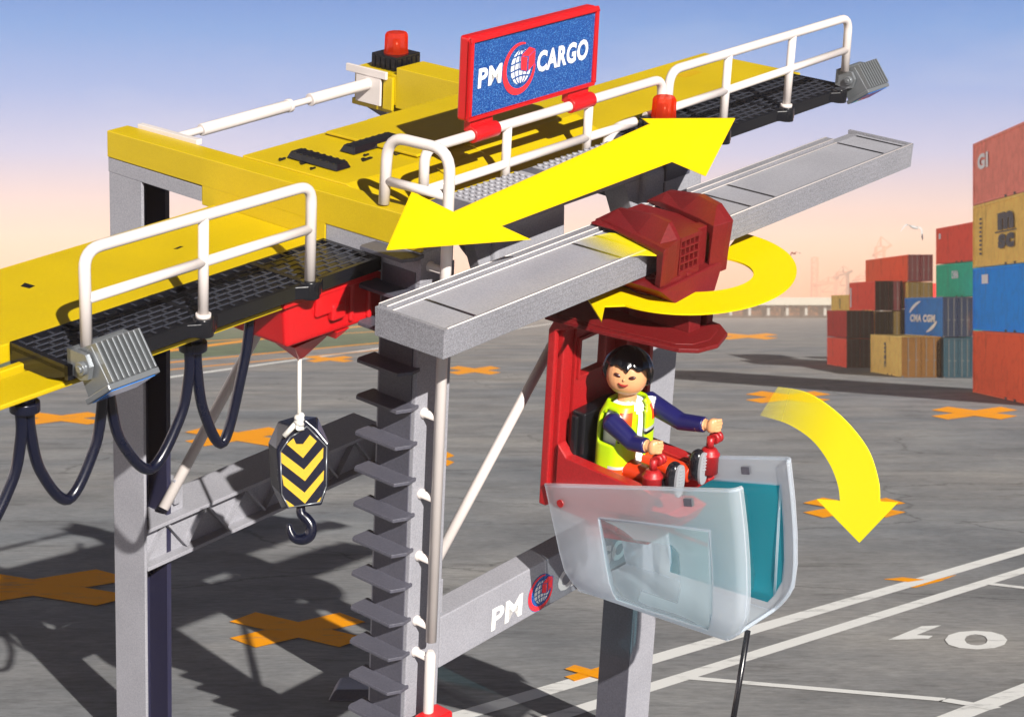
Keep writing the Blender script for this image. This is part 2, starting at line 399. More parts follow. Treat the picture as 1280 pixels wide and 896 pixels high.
# telescopic strut
def s3(t): return K(.98 + (2.79 - .98) * t, 3.42, .315 + .02 * t)
bm = BM()
for t0, t1, r in ((-.1, .05, .028), (.05, .52, .046), (.52, .54, .052), (.54, .65, .026), (.65, .665, .05), (.665, 1.0, .046)):
    cyl(bm, s3(t0), s3(t1), r, 18)
obj('strut', bm, M['white'], crane, .004)
# diagonal rods
bm = BM(); p, q = Vector((.70, 0, -2.26)), Vector((2.55, 0, -.08)); cyl(bm, K(.72, .74, -2.20), K(2.65, .74, -.08), .036, 16); obj('brace_rod', bm, M['white'], crane)
bm = BM(); cyl(bm, K(.65, 3.36, -2.50), K(2.6, 3.33, -.10), .042, 16); obj('brace_rod', bm, M['white'], crane)

# walkways
def walkway(a0, a1, b0, b1, u, pods, seams):
    bm = BM()
    box(bm, a0, a1, b0 + .02, b1, u - .045, u - .02)
    box(bm, a0, a1, b0, b0 + .03, u - .085, u); box(bm, a0, a1, b1 - .02, b1, u - .07, u)
    prism(bm, [(b0, u), (b1, u), (b1, u - .13), (b0 + .18, u - .12), (b0, u - .06)], 'a', a0 - .0, a0 + .035)
    box(bm, a1 - .03, a1, b0, b1, u - .06, u)
    for s in seams: box(bm, s - .02, s + .02, b0, b1, u - .04, u + .001)
    na = int((b1 - b0 - .04) / .078)
    for j in range(1, na + 1):
        bb = b0 + .03 + j * (b1 - b0 - .05) / (na + 1)
        box(bm, a0, a1, bb - .0045, bb + .0045, u - .008, u - .0005, 1)
    x = a0 + .05; i = 0
    while x < a1 - .03:
        for j in range(na + 1):
            c0 = b0 + .03 + j * (b1 - b0 - .05) / (na + 1); c1 = b0 + .03 + (j + 1) * (b1 - b0 - .05) / (na + 1)
            off = .05 if j % 2 else 0
            if x + off < a1 - .03: box(bm, x + off - .0045, x + off + .0045, c0, c1, u - .008, u - .0005, 1)
        x += .10
    w = obj('walkway', bm, [M['black'], M['grating']], crane)
    for p in pods:
        bm = BM(); cyl(bm, K(p, b0 - .005, u - .10), K(p, b0 - .005, u + .012), .062, 20)
        prism(bm, [(p - .13, b0 + .01), (p - .05, b0 - .05), (p + .05, b0 - .05), (p + .13, b0 + .01)], 'u', u - .085, u - .003)
        obj('rail_socket', bm, M['black'], w, .006)
    return w
walkway(-2.03, .41, .93, 1.455, .125, (-1.065, -.215), (-1.62, -1.02, -.23))
walkway(3.0, 5.90, .93, 1.52, .185, (4.09, 4.95, 5.72), (3.9, 4.9))
# railings
def railing(top_pts, posts, mid, r=.034):
    bm = BM(); tube(bm, top_pts, r, 14); ra = obj('railing', bm, M['white'], crane)
    for (a, b, u0, u1) in posts:
        bm = BM(); cyl(bm, K(a, b, u0), K(a, b, u1), r * .93, 14); cyl(bm, K(a, b, u0), K(a, b, u0 + .03), r * 1.35, 14)
        obj('rail_post', bm, M['white'], ra)
    for m in mid:
        bm = BM(); cyl(bm, m[0], m[1], r * .9, 14); obj('mid_rail', bm, M['white'], ra)
b = .93
railing(bend([K(-1.90, b, .16), K(-1.905, b, .755), K(-.21, b, .735), K(-.21, b, .13)], .11),
        [(-1.06, b, .13, .74)], [(K(-1.9, b, .475), K(-1.06, b, .47)), (K(-1.06, b, .47), K(-.21, b, .462))])
railing(bend([K(3.36, b, .47), K(3.36, b, .775), K(5.76, b, .775), K(5.78, b, .33)], .12),
        [(4.09, b, .19, .77), (4.95, b, .19, .77)], [(K(3.1, b, .49), K(4.09, b, .49)), (K(4.09, b, .49), K(5.77, b, .505))])
b = .95
railing(bend([K(.80, b, .44), K(.80, b, .735), K(3.30, b, .725), K(3.31, b, .46)], .10),
        [(1.60, b, .30, .73), (2.46, b, .30, .73)], [(K(.80, b, .46), K(2.46, b, .465)), (K(2.46, b, .465), K(3.0, b, .46))])
bm = BM(); tube(bm, curve([K(2.70, .96, .33), K(2.72, .96, .40), K(2.82, .96, .46), K(3.0, .95, .47)]), .034); obj('railing', bm, M['white'], crane)
# ladder hand rail with hoop
bm = BM(); hp = bend([K(.50, .46, -2.43), K(.50, .46, .89), K(.48, .97, .885), K(.46, .97, .45)], .15)
tube(bm, hp, .036, 14); lr = obj('ladder_rail', bm, M['white'], crane)
bm = BM(); cyl(bm, K(.50, .46, .60), K(.47, .97, .60), .03); obj('mid_rail', bm, M['white'], lr)
bm = BM(); tube(bm, [K(.50, .46, uground(.5, .46) + .1), K(.50, .46, -2.53), K(.50, .46, -2.50)], [.036, .036, .02], 14); obj('ladder_rail', bm, M['white'], crane)
for uu in (.12, -.42, -.86, -1.42, -1.86, -2.33, -2.56, -3.1):
    bm = BM(); tube(bm, [K(.50, .62, uu), K(.50, .585, uu), K(.50, .58, uu), K(.50, .46, uu)], [.036, .036, .026, .026], 12); obj('rail_standoff', bm, M['white'], lr)
bm = BM(); box(bm, .40, .62, .34, .50, -3.3, -2.95); obj('red_step', bm, M['red'], crane, .02)

# warning beacons
def beacon(c, s=1.):
    """c: crane coordinates of the middle of the base underside"""
    a, b, u = c; r = .125 * s
    bm = BM(); box(bm, a - r, a + r, b - r, b + r, u, u + .10 * s)
    for i in range(5):
        x = -r + 2 * r * (i + .5) / 5
        box(bm, a + x - .016 * s, a + x + .016 * s, b - r - .01 * s, b + r + .01 * s, u, u + .085 * s)
        box(bm, a - r - .01 * s, a + r + .01 * s, b + x - .016 * s, b + x + .016 * s, u, u + .085 * s)
    be = obj('beacon', bm, M['black'], crane, .003)
    bm = BM(); n = 36; rr = .082 * s; h0, h1 = u + .10 * s, u + .245 * s
    rings = []
    for (h, f) in ((h0, 1.08), (h0 + .015 * s, 1.03), (h1 - .02 * s, 1.), (h1, .86)):
        rings.append([bm.verts.new(K(a + rr * f * (1 + (.05 if k % 3 == 0 else 0)) * math.cos(2 * PI * k / n), b + rr * f * (1 + (.05 if k % 3 == 0 else 0)) * math.sin(2 * PI * k / n), h)) for k in range(n)])
    for i in range(3):
        for k in range(n): bm.faces.new((rings[i][k], rings[i][(k + 1) % n], rings[i + 1][(k + 1) % n], rings[i + 1][k]))
    bm.faces.new(rings[-1]); bm.faces.new(list(reversed(rings[0])))
    obj('beacon_lens', bm, M['redlens'], be)
    bm = BM(); cyl(bm, K(a, b, h0), K(a, b, h0 + .09 * s), .03 * s, 12); obj('bulb_holder', bm, M['silver'], be)
beacon((3.03, 3.36, .445), 1.08); beacon((3.14, .80, .405), 1.0)

# floodlights: a bracket, a pivot and a finned head
def floodlight(a, b, u, tilt, sc, yaw=0., dirn=1):
    def T(x, y, z, rot=True):              # x along the boom, y outward (-b), z up
        ct, st = math.cos(tilt), math.sin(tilt)
        if rot: y, z = y * ct - z * st, y * st + z * ct
        cy_, sy_ = math.cos(yaw), math.sin(yaw); x, y = x * cy_ - y * sy_, x * sy_ + y * cy_
        return K(a + x * sc, b - y * sc, u + z * sc)
    bm = BM()
    for s in (-1, 1):
        addpoly(bm, [T(s * .20, -.14, .08, False), T(s * .20, .02, .08, False), T(s * .20, .06, .02, False), T(s * .20, .04, -.06, False), T(s * .20, -.02, -.08, False), T(s * .20, -.14, -.06, False)],
                [T(s * .17, -.14, .08, False), T(s * .17, .02, .08, False), T(s * .17, .06, .02, False), T(s * .17, .04, -.06, False), T(s * .17, -.02, -.08, False), T(s * .17, -.14, -.06, False)])
    addpoly(bm, [T(-.2, -.14, .08, False), T(.2, -.14, .08, False), T(.2, -.14, -.06, False), T(-.2, -.14, -.06, False)],
            [T(-.2, -.11, .08, False), T(.2, -.11, .08, False), T(.2, -.11, -.06, False), T(-.2, -.11, -.06, False)])
    fl = obj('floodlight', bm, M['silver'], crane, .008)
    for s in (-1, 1):
        bm = BM(); cyl(bm, T(s * .165, 0, 0), T(s * .225, 0, 0), .04 * sc, 16); cyl(bm, T(s * .22, 0, 0), T(s * .235, 0, 0), .022 * sc, 12)
        obj('pivot', bm, M['silver'], fl, .003)
    bm = BM()
    addpoly(bm, [T(-.16, -.09, .09), T(.16, -.09, .09), T(.16, .15, .11), T(-.16, .15, .11)], [T(-.16, -.06, -.10), T(.16, -.06, -.10), T(.16, .15, -.12), T(-.16, .15, -.12)])
    addpoly(bm, [T(-.18, .15, .125), T(.18, .15, .125), T(.18, .185, .125), T(-.18, .185, .125)], [T(-.18, .15, -.13), T(.18, .15, -.13), T(.18, .185, -.13), T(-.18, .185, -.13)])
    hd = obj('lamp_head', bm, M['silver'], fl, .006)
    bm = BM()
    for i in range(9):
        x = -.15 + .3 * i / 8
        addpoly(bm, [T(x - .006, -.09, .135), T(x + .006, -.09, .135), T(x + .006, .15, .15), T(x - .006, .15, .15)], [T(x - .007, -.12, -.05), T(x + .007, -.12, -.05), T(x + .007, .15, .1), T(x - .007, .15, .1)])
    obj('cooling_fins', bm, M['silver'], hd, .002)
    bm = BM(); addpoly(bm, [T(-.155, .1855, .10), T(.155, .1855, .10), T(.155, .1855, -.105), T(-.155, .1855, -.105)], [T(-.155, .19, .10), T(.155, .19, .10), T(.155, .19, -.105), T(-.155, .19, -.105)])
    obj('lamp_glass', bm, M['lens'], hd)
floodlight(-1.80, .84, .13, -.95, .98); floodlight(5.95, .88, .26, -.95, .90)

# power cables under the boom
def pod(a):
    bm = BM(); cyl(bm, K(a, 1.15, -.01), K(a, 1.15, -.11), .055, 16, r2=.06); cyl(bm, K(a, 1.15, -.10), K(a, 1.15, -.16), .085, 18)
    obj('cable_clamp', bm, M['navy'], crane, .006)
for a in (-.95, -1.60, -2.16): pod(a)
def loop(a0, a1, d, top0=-.15, top1=-.15):
    am = (a0 + a1) / 2
    pts = [K(a0, 1.15, top0), K(a0 - .0, 1.15, top0 - .12), K(a0 + (am - a0) * .25, 1.15, top0 - d * .62), K(am, 1.15, top0 - d), K(a1 + (am - a1) * .25, 1.15, top1 - d * .62 + (0)), K(a1, 1.15, top1 - .15), K(a1, 1.15, top1)]
    bm = BM(); tube(bm, curve(pts, 8), .033, 12); obj('power_cable', bm, M['navy'], crane)
loop(-.92, -.50, .68, -.15, .03); loop(-1.57, -.98, .66); loop(-2.13, -1.63, .64); loop(-2.75, -2.19, .64)

# sign board, clipped to the railing
sign = thing('sign_board', 'red framed blue sign board reading PM CARGO, clipped upright on the white railing', 'sign', K(1.8, .95, .73))
bm = BM()
s0, s1, t0, t1 = 1.19, 2.49, .83, 1.385
box(bm, s0, s1, .955, 1.045, t0, t1)
bd = obj('board_back', bm, M['red'], sign, .02, 3)
bm = BM(); w = .028
box(bm, s0, s1, .93, .954, t0, t0 + w); box(bm, s0, s1, .93, .954, t1 - w, t1)
box(bm, s0, s0 + w, .93, .954, t0 + w, t1 - w); box(bm, s1 - w, s1, .93, .954, t0 + w, t1 - w)
obj('sign_frame', bm, M['red'], sign, .008)
bm = BM(); box(bm, s0 + w, s1 - w, .946, .9545, t0 + w, t1 - w); obj('sign_face', bm, M['signblue'], sign)
bm = BM(); uA = A; yU = (U).normalized()
text_bm(bm, 'PM', K(1.275, .946, 1.035), uA, yU, .13, .235, 0, .003, .04, .035)
text_bm(bm, 'CARGO', K(1.865, .946, 1.03), uA, yU, .145, .54, 0, .003, .04, .04)
logo_bm(bm, K(1.68, .946, 1.095), uA, yU, .175, 0, 1, 2, .003, sx=.95)
obj('sign_lettering', bm, [M['signwhite'], M['signred'], M['signblue']], sign)
for a in (1.36, 2.36):
    bm = BM(); cyl(bm, K(a - .12, .95, .733), K(a + .12, .95, .733), .054, 20); box(bm, a - .12, a + .1, .96, 1.02, .75, .84)
    obj('rail_clip', bm, M['red'], sign, .004)

# hoist trolley under the left walkway
hoist = thing('hoist_trolley', 'bright red hoist box hanging under the left black walkway', 'hoist', K(.05, 1.3, .0))
bm = BM()
addpoly(bm, [K(-.36, 1.0, .03), K(.80, 1.0, .03), K(.80, 1.75, .03), K(-.36, 1.75, .03)],
        [K(-.32, 1.01, -.30), K(.80, 1.01, -.33), K(.80, 1.72, -.33), K(-.32, 1.70, -.30)])
obj('hoist_body', bm, M['red'], hoist, .03, 3)
bm = BM(); box(bm, -.38, .82, .97, 1.77, -.02, .035)
obj('hoist_rim', bm, M['red'], hoist, .008)
bm = BM(); box(bm, -.1, .16, .975, 1.02, -.16, .0); box(bm, .02, .14, .955, 1.02, -.21, -.1); box(bm, .2, .24, .98, 1.02, -.27, .0); box(bm, .36, .40, .98, 1.02, -.29, .0)
obj('hoist_panel', bm, M['red'], hoist, .02, 3)
bm = BM(); addpoly(bm, [K(-.2, 1.08, -.28), K(.2, 1.08, -.28), K(.2, 1.5, -.28), K(-.2, 1.5, -.28)], [K(-.08, 1.2, -.42), K(.05, 1.2, -.42), K(.05, 1.32, -.42), K(-.08, 1.32, -.42)])
addpoly(bm, [K(.12, 1.02, -.32), K(.24, 1.02, -.32), K(.24, 1.2, -.32), K(.12, 1.2, -.32)], [K(.14, 1.05, -.38), K(.2, 1.05, -.36), K(.22, 1.18, -.36), K(.14, 1.18, -.38)])
addpoly(bm, [W(337, 424, 12.9), W(368, 435, 12.65), W(416, 414, 13.0), W(386, 404, 13.3)], [W(369, 447, 13.08), W(373, 450, 13.02), W(380, 447, 13.05), W(376, 444, 13.1)])
obj('rope_guide', bm, M['red'], hoist, .006)

# hook block
Yh = 13.05
hookT = thing('hook_block', 'navy crane hook block with yellow chevrons hanging on a thin white rope', 'hook', W(377, 677, Yh))
bm = BM()
front = [(345.6, 561), (362, 531), (382, 524), (396, 536), (410.7, 554), (409.4, 608), (402, 631), (360, 634.7), (350.5, 617)]
back = [(335, 553), (347, 526.5), (372, 519), (397, 520.5), (411, 553), (409.5, 605), (401, 629), (352, 636), (338, 604)]
addpoly(bm, [W(x, y, Yh) for x, y in front], [W(x, y, Yh + .17) for x, y in back])
hb = obj('block_body', bm, M['navy'], hookT, .01, 3)
bm = BM()
def hp_(x, y, d=-.004): return W(x, y, Yh + d)
def z5(x, y): return (310 + x / 4.073, 480 + y / 4.073)
for poly in ([(197, 305), (232, 275), (245, 305), (280, 305), (315, 258), (350, 290), (280, 376)],
             [(168, 345), (285, 435), (384, 322), (382, 375), (290, 493), (170, 400)],
             [(172, 460), (288, 552), (387, 438), (384, 487), (290, 607), (182, 515)],
             [(192, 588), (240, 622), (205, 626)], [(350, 600), (374, 572), (366, 596)]):
    addpoly(bm, [hp_(*z5(*p)) for p in poly], [hp_(*z5(*p), d=.002) for p in poly])
obj('chevron_marks', bm, M['hookyellow'], hookT)
bm = BM(); ins = [(165, 345), (215, 270), (250, 250), (300, 215), (400, 318), (398, 520), (370, 600), (208, 628), (172, 560)]
for i in range(len(ins)):
    p, q = ins[i], ins[(i + 1) % len(ins)]; cyl(bm, hp_(*z5(*p), d=-.003), hp_(*z5(*q), d=-.003), .0045, 6)
obj('rim_line', bm, M['silver'], hookT)
bm = BM()
pts = curve([hp_(x, y, .08) for x, y in ((376, 633), (377, 642), (384, 649), (389, 658), (387, 669), (378, 674), (368, 672), (363, 664), (361, 655))], 5)
tube(bm, pts, [.028 + .012 * math.sin(PI * i / (len(pts) - 1)) - .014 * (i / (len(pts) - 1)) ** 3 for i in range(len(pts))], 12)
obj('hook', bm, M['navy'], hookT)
bm = BM(); cyl(bm, W(374.5, 446, Yh), W(374, 522, Yh), .014, 10)
pts = [W(374 + 3.2 * math.cos(t * 1.9), 519 + t * 1.7, Yh - .03 + .03 * math.sin(t * 1.9)) for t in range(10)]
tube(bm, curve(pts, 5), .02, 10)
cyl(bm, W(372, 527, Yh - .03), W(355, 545, Yh - .03), .018, 10); cyl(bm, W(375, 527, Yh - .02), W(377, 538, Yh - .03), .018, 10)
obj('rope', bm, M['rope'], hookT)

# loading beam the trolley runs on
NEAR = .98
beam = thing('runway_beam', 'long speckled grey runway beam with a shallow top channel under the red trolley', 'beam', K(2.7, .3, -.18))
bm = BM()
box(bm, 0, 5.36, 0, .575, -.185, -.03)
obj('beam_body', bm, M['slider'], beam, .004)
bm = BM()
box(bm, 0, 5.36, 0, .028, -.0299, 0); box(bm, 0.03, 5.0, .50, .575, -.0299, .012); box(bm, 0, .03, .028, .575, -.0299, 0)
box(bm, 5.33, 5.36, .028, .575, -.0299, 0); box(bm, .03, 5.33, .470, .4995, -.0299, -.012)
obj('beam_rim', bm, M['slider'], beam, .003)
bm = BM()
for (b_0, u_0) in ((.004, .001), (.503, .011), (.572, .011), (.472, -.012)): tube(bm, [K(.03, b_0, u_0), K(5.0 if b_0 > .1 else 5.34, b_0, u_0)], .0045, 6)
obj('edge_highlight', bm, M['white'], beam)  # pale beads drawn as highlights along the beam edges
bm = BM(); box(bm, .031, 5.329, .0285, .4695, -.0298, -.018); obj('channel_floor', bm, M['grey'], beam)
bm = BM()
for a in (.32, 1.75, 1.98, 3.22, 3.52, 5.0, 5.27): box(bm, a, a + .022, .03, .468, -.0185, -.0145)
obj('cross_groove', bm, M['black'], beam)
bm = BM()
for j in range(4):
    u = -.04 - .037 * j; box(bm, 0.01, 5.35, -.003, .001, u - .004, u)
obj('side_ribs', bm, M['slider'], beam)

# =================================================================== trolley on the beam
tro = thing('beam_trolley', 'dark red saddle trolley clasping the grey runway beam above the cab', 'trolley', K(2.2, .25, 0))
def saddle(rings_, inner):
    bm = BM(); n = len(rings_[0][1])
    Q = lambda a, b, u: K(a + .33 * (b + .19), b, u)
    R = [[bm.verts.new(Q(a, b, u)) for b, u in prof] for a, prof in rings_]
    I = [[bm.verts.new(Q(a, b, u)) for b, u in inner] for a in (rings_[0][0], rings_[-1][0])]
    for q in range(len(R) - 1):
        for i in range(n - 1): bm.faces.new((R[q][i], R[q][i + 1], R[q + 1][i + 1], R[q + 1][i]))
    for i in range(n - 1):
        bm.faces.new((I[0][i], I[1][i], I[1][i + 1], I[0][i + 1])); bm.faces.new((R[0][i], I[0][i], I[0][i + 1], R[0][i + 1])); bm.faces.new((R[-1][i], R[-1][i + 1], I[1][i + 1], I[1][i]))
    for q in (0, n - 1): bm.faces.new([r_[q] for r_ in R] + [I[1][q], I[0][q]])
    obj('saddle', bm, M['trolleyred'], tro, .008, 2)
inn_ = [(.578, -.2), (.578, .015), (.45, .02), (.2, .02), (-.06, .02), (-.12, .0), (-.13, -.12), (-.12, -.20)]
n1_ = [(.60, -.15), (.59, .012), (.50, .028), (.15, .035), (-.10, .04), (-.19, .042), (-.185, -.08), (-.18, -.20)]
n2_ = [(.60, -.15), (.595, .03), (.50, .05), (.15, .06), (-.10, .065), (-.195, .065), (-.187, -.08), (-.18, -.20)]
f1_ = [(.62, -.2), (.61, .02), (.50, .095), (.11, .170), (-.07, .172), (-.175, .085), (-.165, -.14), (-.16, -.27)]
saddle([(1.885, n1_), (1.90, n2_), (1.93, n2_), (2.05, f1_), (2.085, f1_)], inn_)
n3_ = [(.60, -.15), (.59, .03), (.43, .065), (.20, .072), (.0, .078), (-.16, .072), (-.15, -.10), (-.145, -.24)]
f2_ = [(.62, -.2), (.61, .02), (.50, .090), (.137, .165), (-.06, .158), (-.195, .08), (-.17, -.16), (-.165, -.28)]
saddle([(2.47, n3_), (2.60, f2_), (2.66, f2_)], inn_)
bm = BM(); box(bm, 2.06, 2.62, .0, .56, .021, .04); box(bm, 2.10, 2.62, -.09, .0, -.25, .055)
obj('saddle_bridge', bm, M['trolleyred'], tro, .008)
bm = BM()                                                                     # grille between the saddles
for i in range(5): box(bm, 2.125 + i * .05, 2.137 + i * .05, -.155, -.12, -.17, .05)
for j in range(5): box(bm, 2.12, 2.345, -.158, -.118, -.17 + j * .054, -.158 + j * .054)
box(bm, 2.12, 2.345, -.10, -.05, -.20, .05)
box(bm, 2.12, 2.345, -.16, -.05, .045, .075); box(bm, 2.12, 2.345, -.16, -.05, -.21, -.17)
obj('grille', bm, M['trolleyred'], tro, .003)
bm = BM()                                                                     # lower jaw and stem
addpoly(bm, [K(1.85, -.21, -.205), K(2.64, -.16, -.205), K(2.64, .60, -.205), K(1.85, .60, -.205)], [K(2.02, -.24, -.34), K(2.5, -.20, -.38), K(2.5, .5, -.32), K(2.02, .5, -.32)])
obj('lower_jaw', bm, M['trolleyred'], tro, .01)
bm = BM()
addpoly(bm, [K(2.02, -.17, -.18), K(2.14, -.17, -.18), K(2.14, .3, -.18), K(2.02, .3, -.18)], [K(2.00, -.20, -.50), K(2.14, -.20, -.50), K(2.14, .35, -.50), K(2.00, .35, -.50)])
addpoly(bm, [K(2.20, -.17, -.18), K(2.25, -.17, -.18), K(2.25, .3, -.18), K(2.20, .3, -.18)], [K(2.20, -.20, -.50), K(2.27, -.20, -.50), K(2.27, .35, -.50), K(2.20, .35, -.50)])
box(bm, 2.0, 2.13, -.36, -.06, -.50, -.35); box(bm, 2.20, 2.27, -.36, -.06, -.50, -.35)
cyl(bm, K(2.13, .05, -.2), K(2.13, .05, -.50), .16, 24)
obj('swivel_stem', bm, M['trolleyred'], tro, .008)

# =================================================================== operator cab
cab = thing('operator_cab', 'open red crane cab with milky folded windscreen, slung below the dark red trolley', 'cab', K(2.1, -.1, -1.9))
bm = BM()                                                                     # roof plate (rounded triangle)
rp = [(1.62, .56), (1.66, .10), (1.70, -.12), (1.76, -.46), (1.84, -.56), (2.0, -.60), (2.20, -.53), (2.30, -.40), (2.34, .0), (2.34, .56)]
prism(bm, rp, 'u', -.535, -.505); prism(bm, [(a * .88 + 2.05 * .12, b * .88) for a, b in rp], 'u', -.5055, -.495)
obj('roof_plate', bm, M['trolleyred'], cab, .008)
bm = BM()                                                                     # near back post, curved into the roof
for (b0, b1, a0, a1) in ((.50, .565, 1.675, 1.72), (.46, .53, 1.72, 1.83)):
    pr = [(b1, -1.90), (b1, -.62), (b1 - .05, -.53), (b0 - .12, -.50), (b0 - .12, -.57), (b0 + .0, -.62), (b0, -.72), (b0, -1.90)]
    prism(bm, pr, 'a', a0, a1)
obj('back_post', bm, M['cabred'], cab, .01)
bm = BM()                                                                     # back wall with a window hole
wa0, wa1, wu0, wu1 = 1.87, 2.14, -.975, -.72; bw = .44
box(bm, 1.83, wa0, bw, bw + .05, -1.88, -.57); box(bm, wa1, 2.27, bw, bw + .05, -1.88, -.57)
box(bm, wa0, wa1, bw, bw + .05, -1.88, wu0); box(bm, wa0, wa1, bw, bw + .05, wu1, -.57)
obj('back_wall', bm, M['cabred'], cab)
bm = BM(); w = .02
box(bm, wa0 - w, wa1 + w, bw - .02, bw, wu1, wu1 + w); box(bm, wa0 - w, wa1 + w, bw - .02, bw, wu0 - w, wu0)
box(bm, wa0 - w, wa0, bw - .02, bw, wu0, wu1); box(bm, wa1, wa1 + w, bw - .02, bw + .05, wu0, wu1)
obj('window_rim', bm, M['cabred'], cab, .008)
bm = BM(); box(bm, 2.27, 2.30, .34, .50, -1.88, -.57); box(bm, 2.30, 2.56, .44, .48, -1.88, -.6); box(bm, 2.55, 2.59, .34, .48, -1.88, -.62); obj('side_fin', bm, M['cabred'], cab, .006)
bm = BM()                                                                     # seat, floor and armrests
box(bm, 1.70, 2.55, -.10, .46, -1.90, -1.70)
prism(bm, [(.44, -1.42), (.36, -1.50), (-.30, -1.53), (-.36, -1.60), (-.32, -1.72), (.44, -1.86)], 'a', 1.69, 1.78)
prism(bm, [(.44, -1.42), (.36, -1.48), (-.42, -1.52), (-.46, -1.60), (-.32, -1.72), (.44, -1.86)], 'a', 2.24, 2.36)
box(bm, 1.78, 2.24, -.35, -.10, -1.86, -1.78); prism(bm, [(-.3, -1.78), (-.42, -1.80), (-.34, -1.93), (.1, -2.02), (.2, -1.9)], 'a', 1.74, 2.3)
prism(bm, [(.13, -1.86), (-.40, -1.79), (-.41, -1.86), (-.34, -1.90), (-.18, -1.93), (.10, -1.91)], 'a', 1.72, 1.80); box(bm, 1.73, 1.755, -.82, -.40, -1.775, -1.755)
obj('seat_tub', bm, M['cabred'], cab, .012, 3)
bm = BM(); box(bm, 1.80, 2.22, .30, .42, -1.70, -1.20); box(bm, 1.765, 1.80, .34, .40, -1.6, -1.22)
obj('seat_backrest', bm, M['black'], cab, .02, 3)
for (a, b, u) in ((1.81, -.29, -1.46), (2.24, -.44, -1.40)):
    bm = BM(); pts = [K(a, b, u - .14 + t) for t in (0, .12, .125, .14, .145, .155, .175, .18)]
    tube(bm, pts, [.068, .066, .072, .072, .062, .06, .045, .03], 20)
    cyl(bm, K(a, b, u + .04), K(a - .0, b, u + .115), .026, 14)
    for s in (0, 1): tube(bm, [K(a + .018 + .035 * s, b - .01, u + .10), K(a + .022 + .035 * s, b - .01, u + .10), K(a + .045 + .035 * s, b - .01, u + .10), K(a + .05 + .035 * s, b - .01, u + .10)], [.028, .042, .042, .028], 16)
    obj('control_lever', bm, M['cabred'], cab)
# windscreen shell: rows from the upper rim down, columns round the nose
sa0, sa1 = 1.66, 2.31
def topp(f): return (.50 - 1.555 * f, -1.735 + .465 * f)
def botp(f): return (.24 - 1.44 * f, -2.45 + .09 * f)
rows = [0, .165, .26, .45, .65, .80, .90, .955, 1.0]
cols = []                                                     # (a, f)
rr = .06
for f in (0, .10, .27, .45, .65, .85): cols.append((sa0, f))
for i in range(6):
    t = PI / 2 * i / 5; cols.append((sa0 + rr * (1 - math.cos(t)), 1 - rr / 1.55 * (1 - math.sin(t))))
nfront = 4
for i in range(1, nfront): cols.append((sa0 + rr + (sa1 - sa0 - 2 * rr) * i / nfront, 1.))
for i in range(6):
    t = PI / 2 * i / 5; cols.append((sa1 - rr + rr * math.sin(t), 1 - rr / 1.55 * (1 - math.cos(t))))
for f in (.925, .7, .5, .3, .12, 0): cols.append((sa1, f))
def shp(a, f, t):
    tb, bb = topp(f), botp(f)
    b = tb[0] * (1 - t) + bb[0] * t; u = tb[1] * (1 - t) + bb[1] * t
    b -= .05 * math.sin(PI * t) * max(0, f - .6) * 2
    e = max(0, (t - .72) / .28) ** 2
    ain = a + (.07 * e if a < 1.98 else -.07 * e); b += .15 * e * max(0, f - .5) * 2
    b -= .06 * e * max(0, .3 - f) * 3
    return K(ain, b, u)
gridv = {}
shell = BM(); glassN = BM(); glassF = BM()
def cell(bm, store, i, j):
    vs = []
    for (p, q) in ((i, j), (i, j + 1), (i + 1, j + 1), (i + 1, j)):
        if (p, q) not in store: store[(p, q)] = bm.verts.new(shp(*cols[q], rows[p]))
        vs.append(store[(p, q)])
    f = bm.faces.new(vs); f.smooth = True
nc = len(cols); S_, GN, GF = {}, {}, {}
for i in range(len(rows) - 1):
    for j in range(nc - 1):
        winrow = 2 <= i <= 6; 
        if winrow and 2 <= j <= 4: cell(glassN, GN, i, j); continue
        if 1 <= i <= 6 and nc - 6 <= j <= nc - 4: cell(glassF, GF, i, j); continue
        if i <= 6 and 10 <= j <= nc - 1 - 11: continue       # notch in the nose
        cell(shell, S_, i, j)
# bottom pan
fs = [0, .2, .4, .6, .8, 1.0]; pan = {}
def panp(i, k):
    f = fs[i]; t = k / 3; return shp(sa0, f, 1.) * (1 - t) + shp(sa1, f, 1.) * t
for i in range(5):
    for k in range(3):
        shell.faces.new([shell.verts.new(panp(*q)) for q in ((i, k), (i + 1, k), (i + 1, k + 1), (i, k + 1))])
o = obj('windscreen', shell, M['milky'], cab); sm = o.modifiers.new('s', 'SOLIDIFY'); sm.thickness = .022; sm.offset = 0
bv = o.modifiers.new('b', 'BEVEL'); bv.width = .006; bv.segments = 2; bv.limit_method = 'ANGLE'; bv.angle_limit = 1.
shell_o = o
for g, gm_ in ((glassN, 'clearpane'), (glassF, 'teal')):
    o = obj('windscreen_pane', g, M[gm_], shell_o); sm = o.modifiers.new('s', 'SOLIDIFY'); sm.thickness = .010; sm.offset = 0
bm = BM()                                                                     # pane edges and slots
def edge(f0, t0, f1, t1, a): cyl(bm, shp(a, f0, t0), shp(a, f1, t1), .009, 8)
for a in (sa0, sa1):
    e0, e1, tt_ = (.27, .85, .26) if a == sa0 else (.30, .925, .165)
    edge(e0, tt_, e0, .90, a); edge(e1, tt_, e1, .90, a); edge(e0, tt_, e1, tt_, a)
pts = [shp(sa0 + rr, 1, t) for t in rows[:8]] + [shp(sa0 + rr + .06, 1, .965), shp((sa0 + sa1) / 2, 1, .97), shp(sa1 - rr - .06, 1, .965)] + [shp(sa1 - rr, 1, t) for t in reversed(rows[:8])]
tube(bm, curve(pts, 3), .012, 8)
pts = [shp(a, f, 0) for a, f in cols[:12]]; tube(bm, pts, .013, 8); pts = [shp(a, f, 0) for a, f in cols[nc - 12:]]; tube(bm, pts, .013, 8)
obj('pane_edge', bm, M['milky'], shell_o)
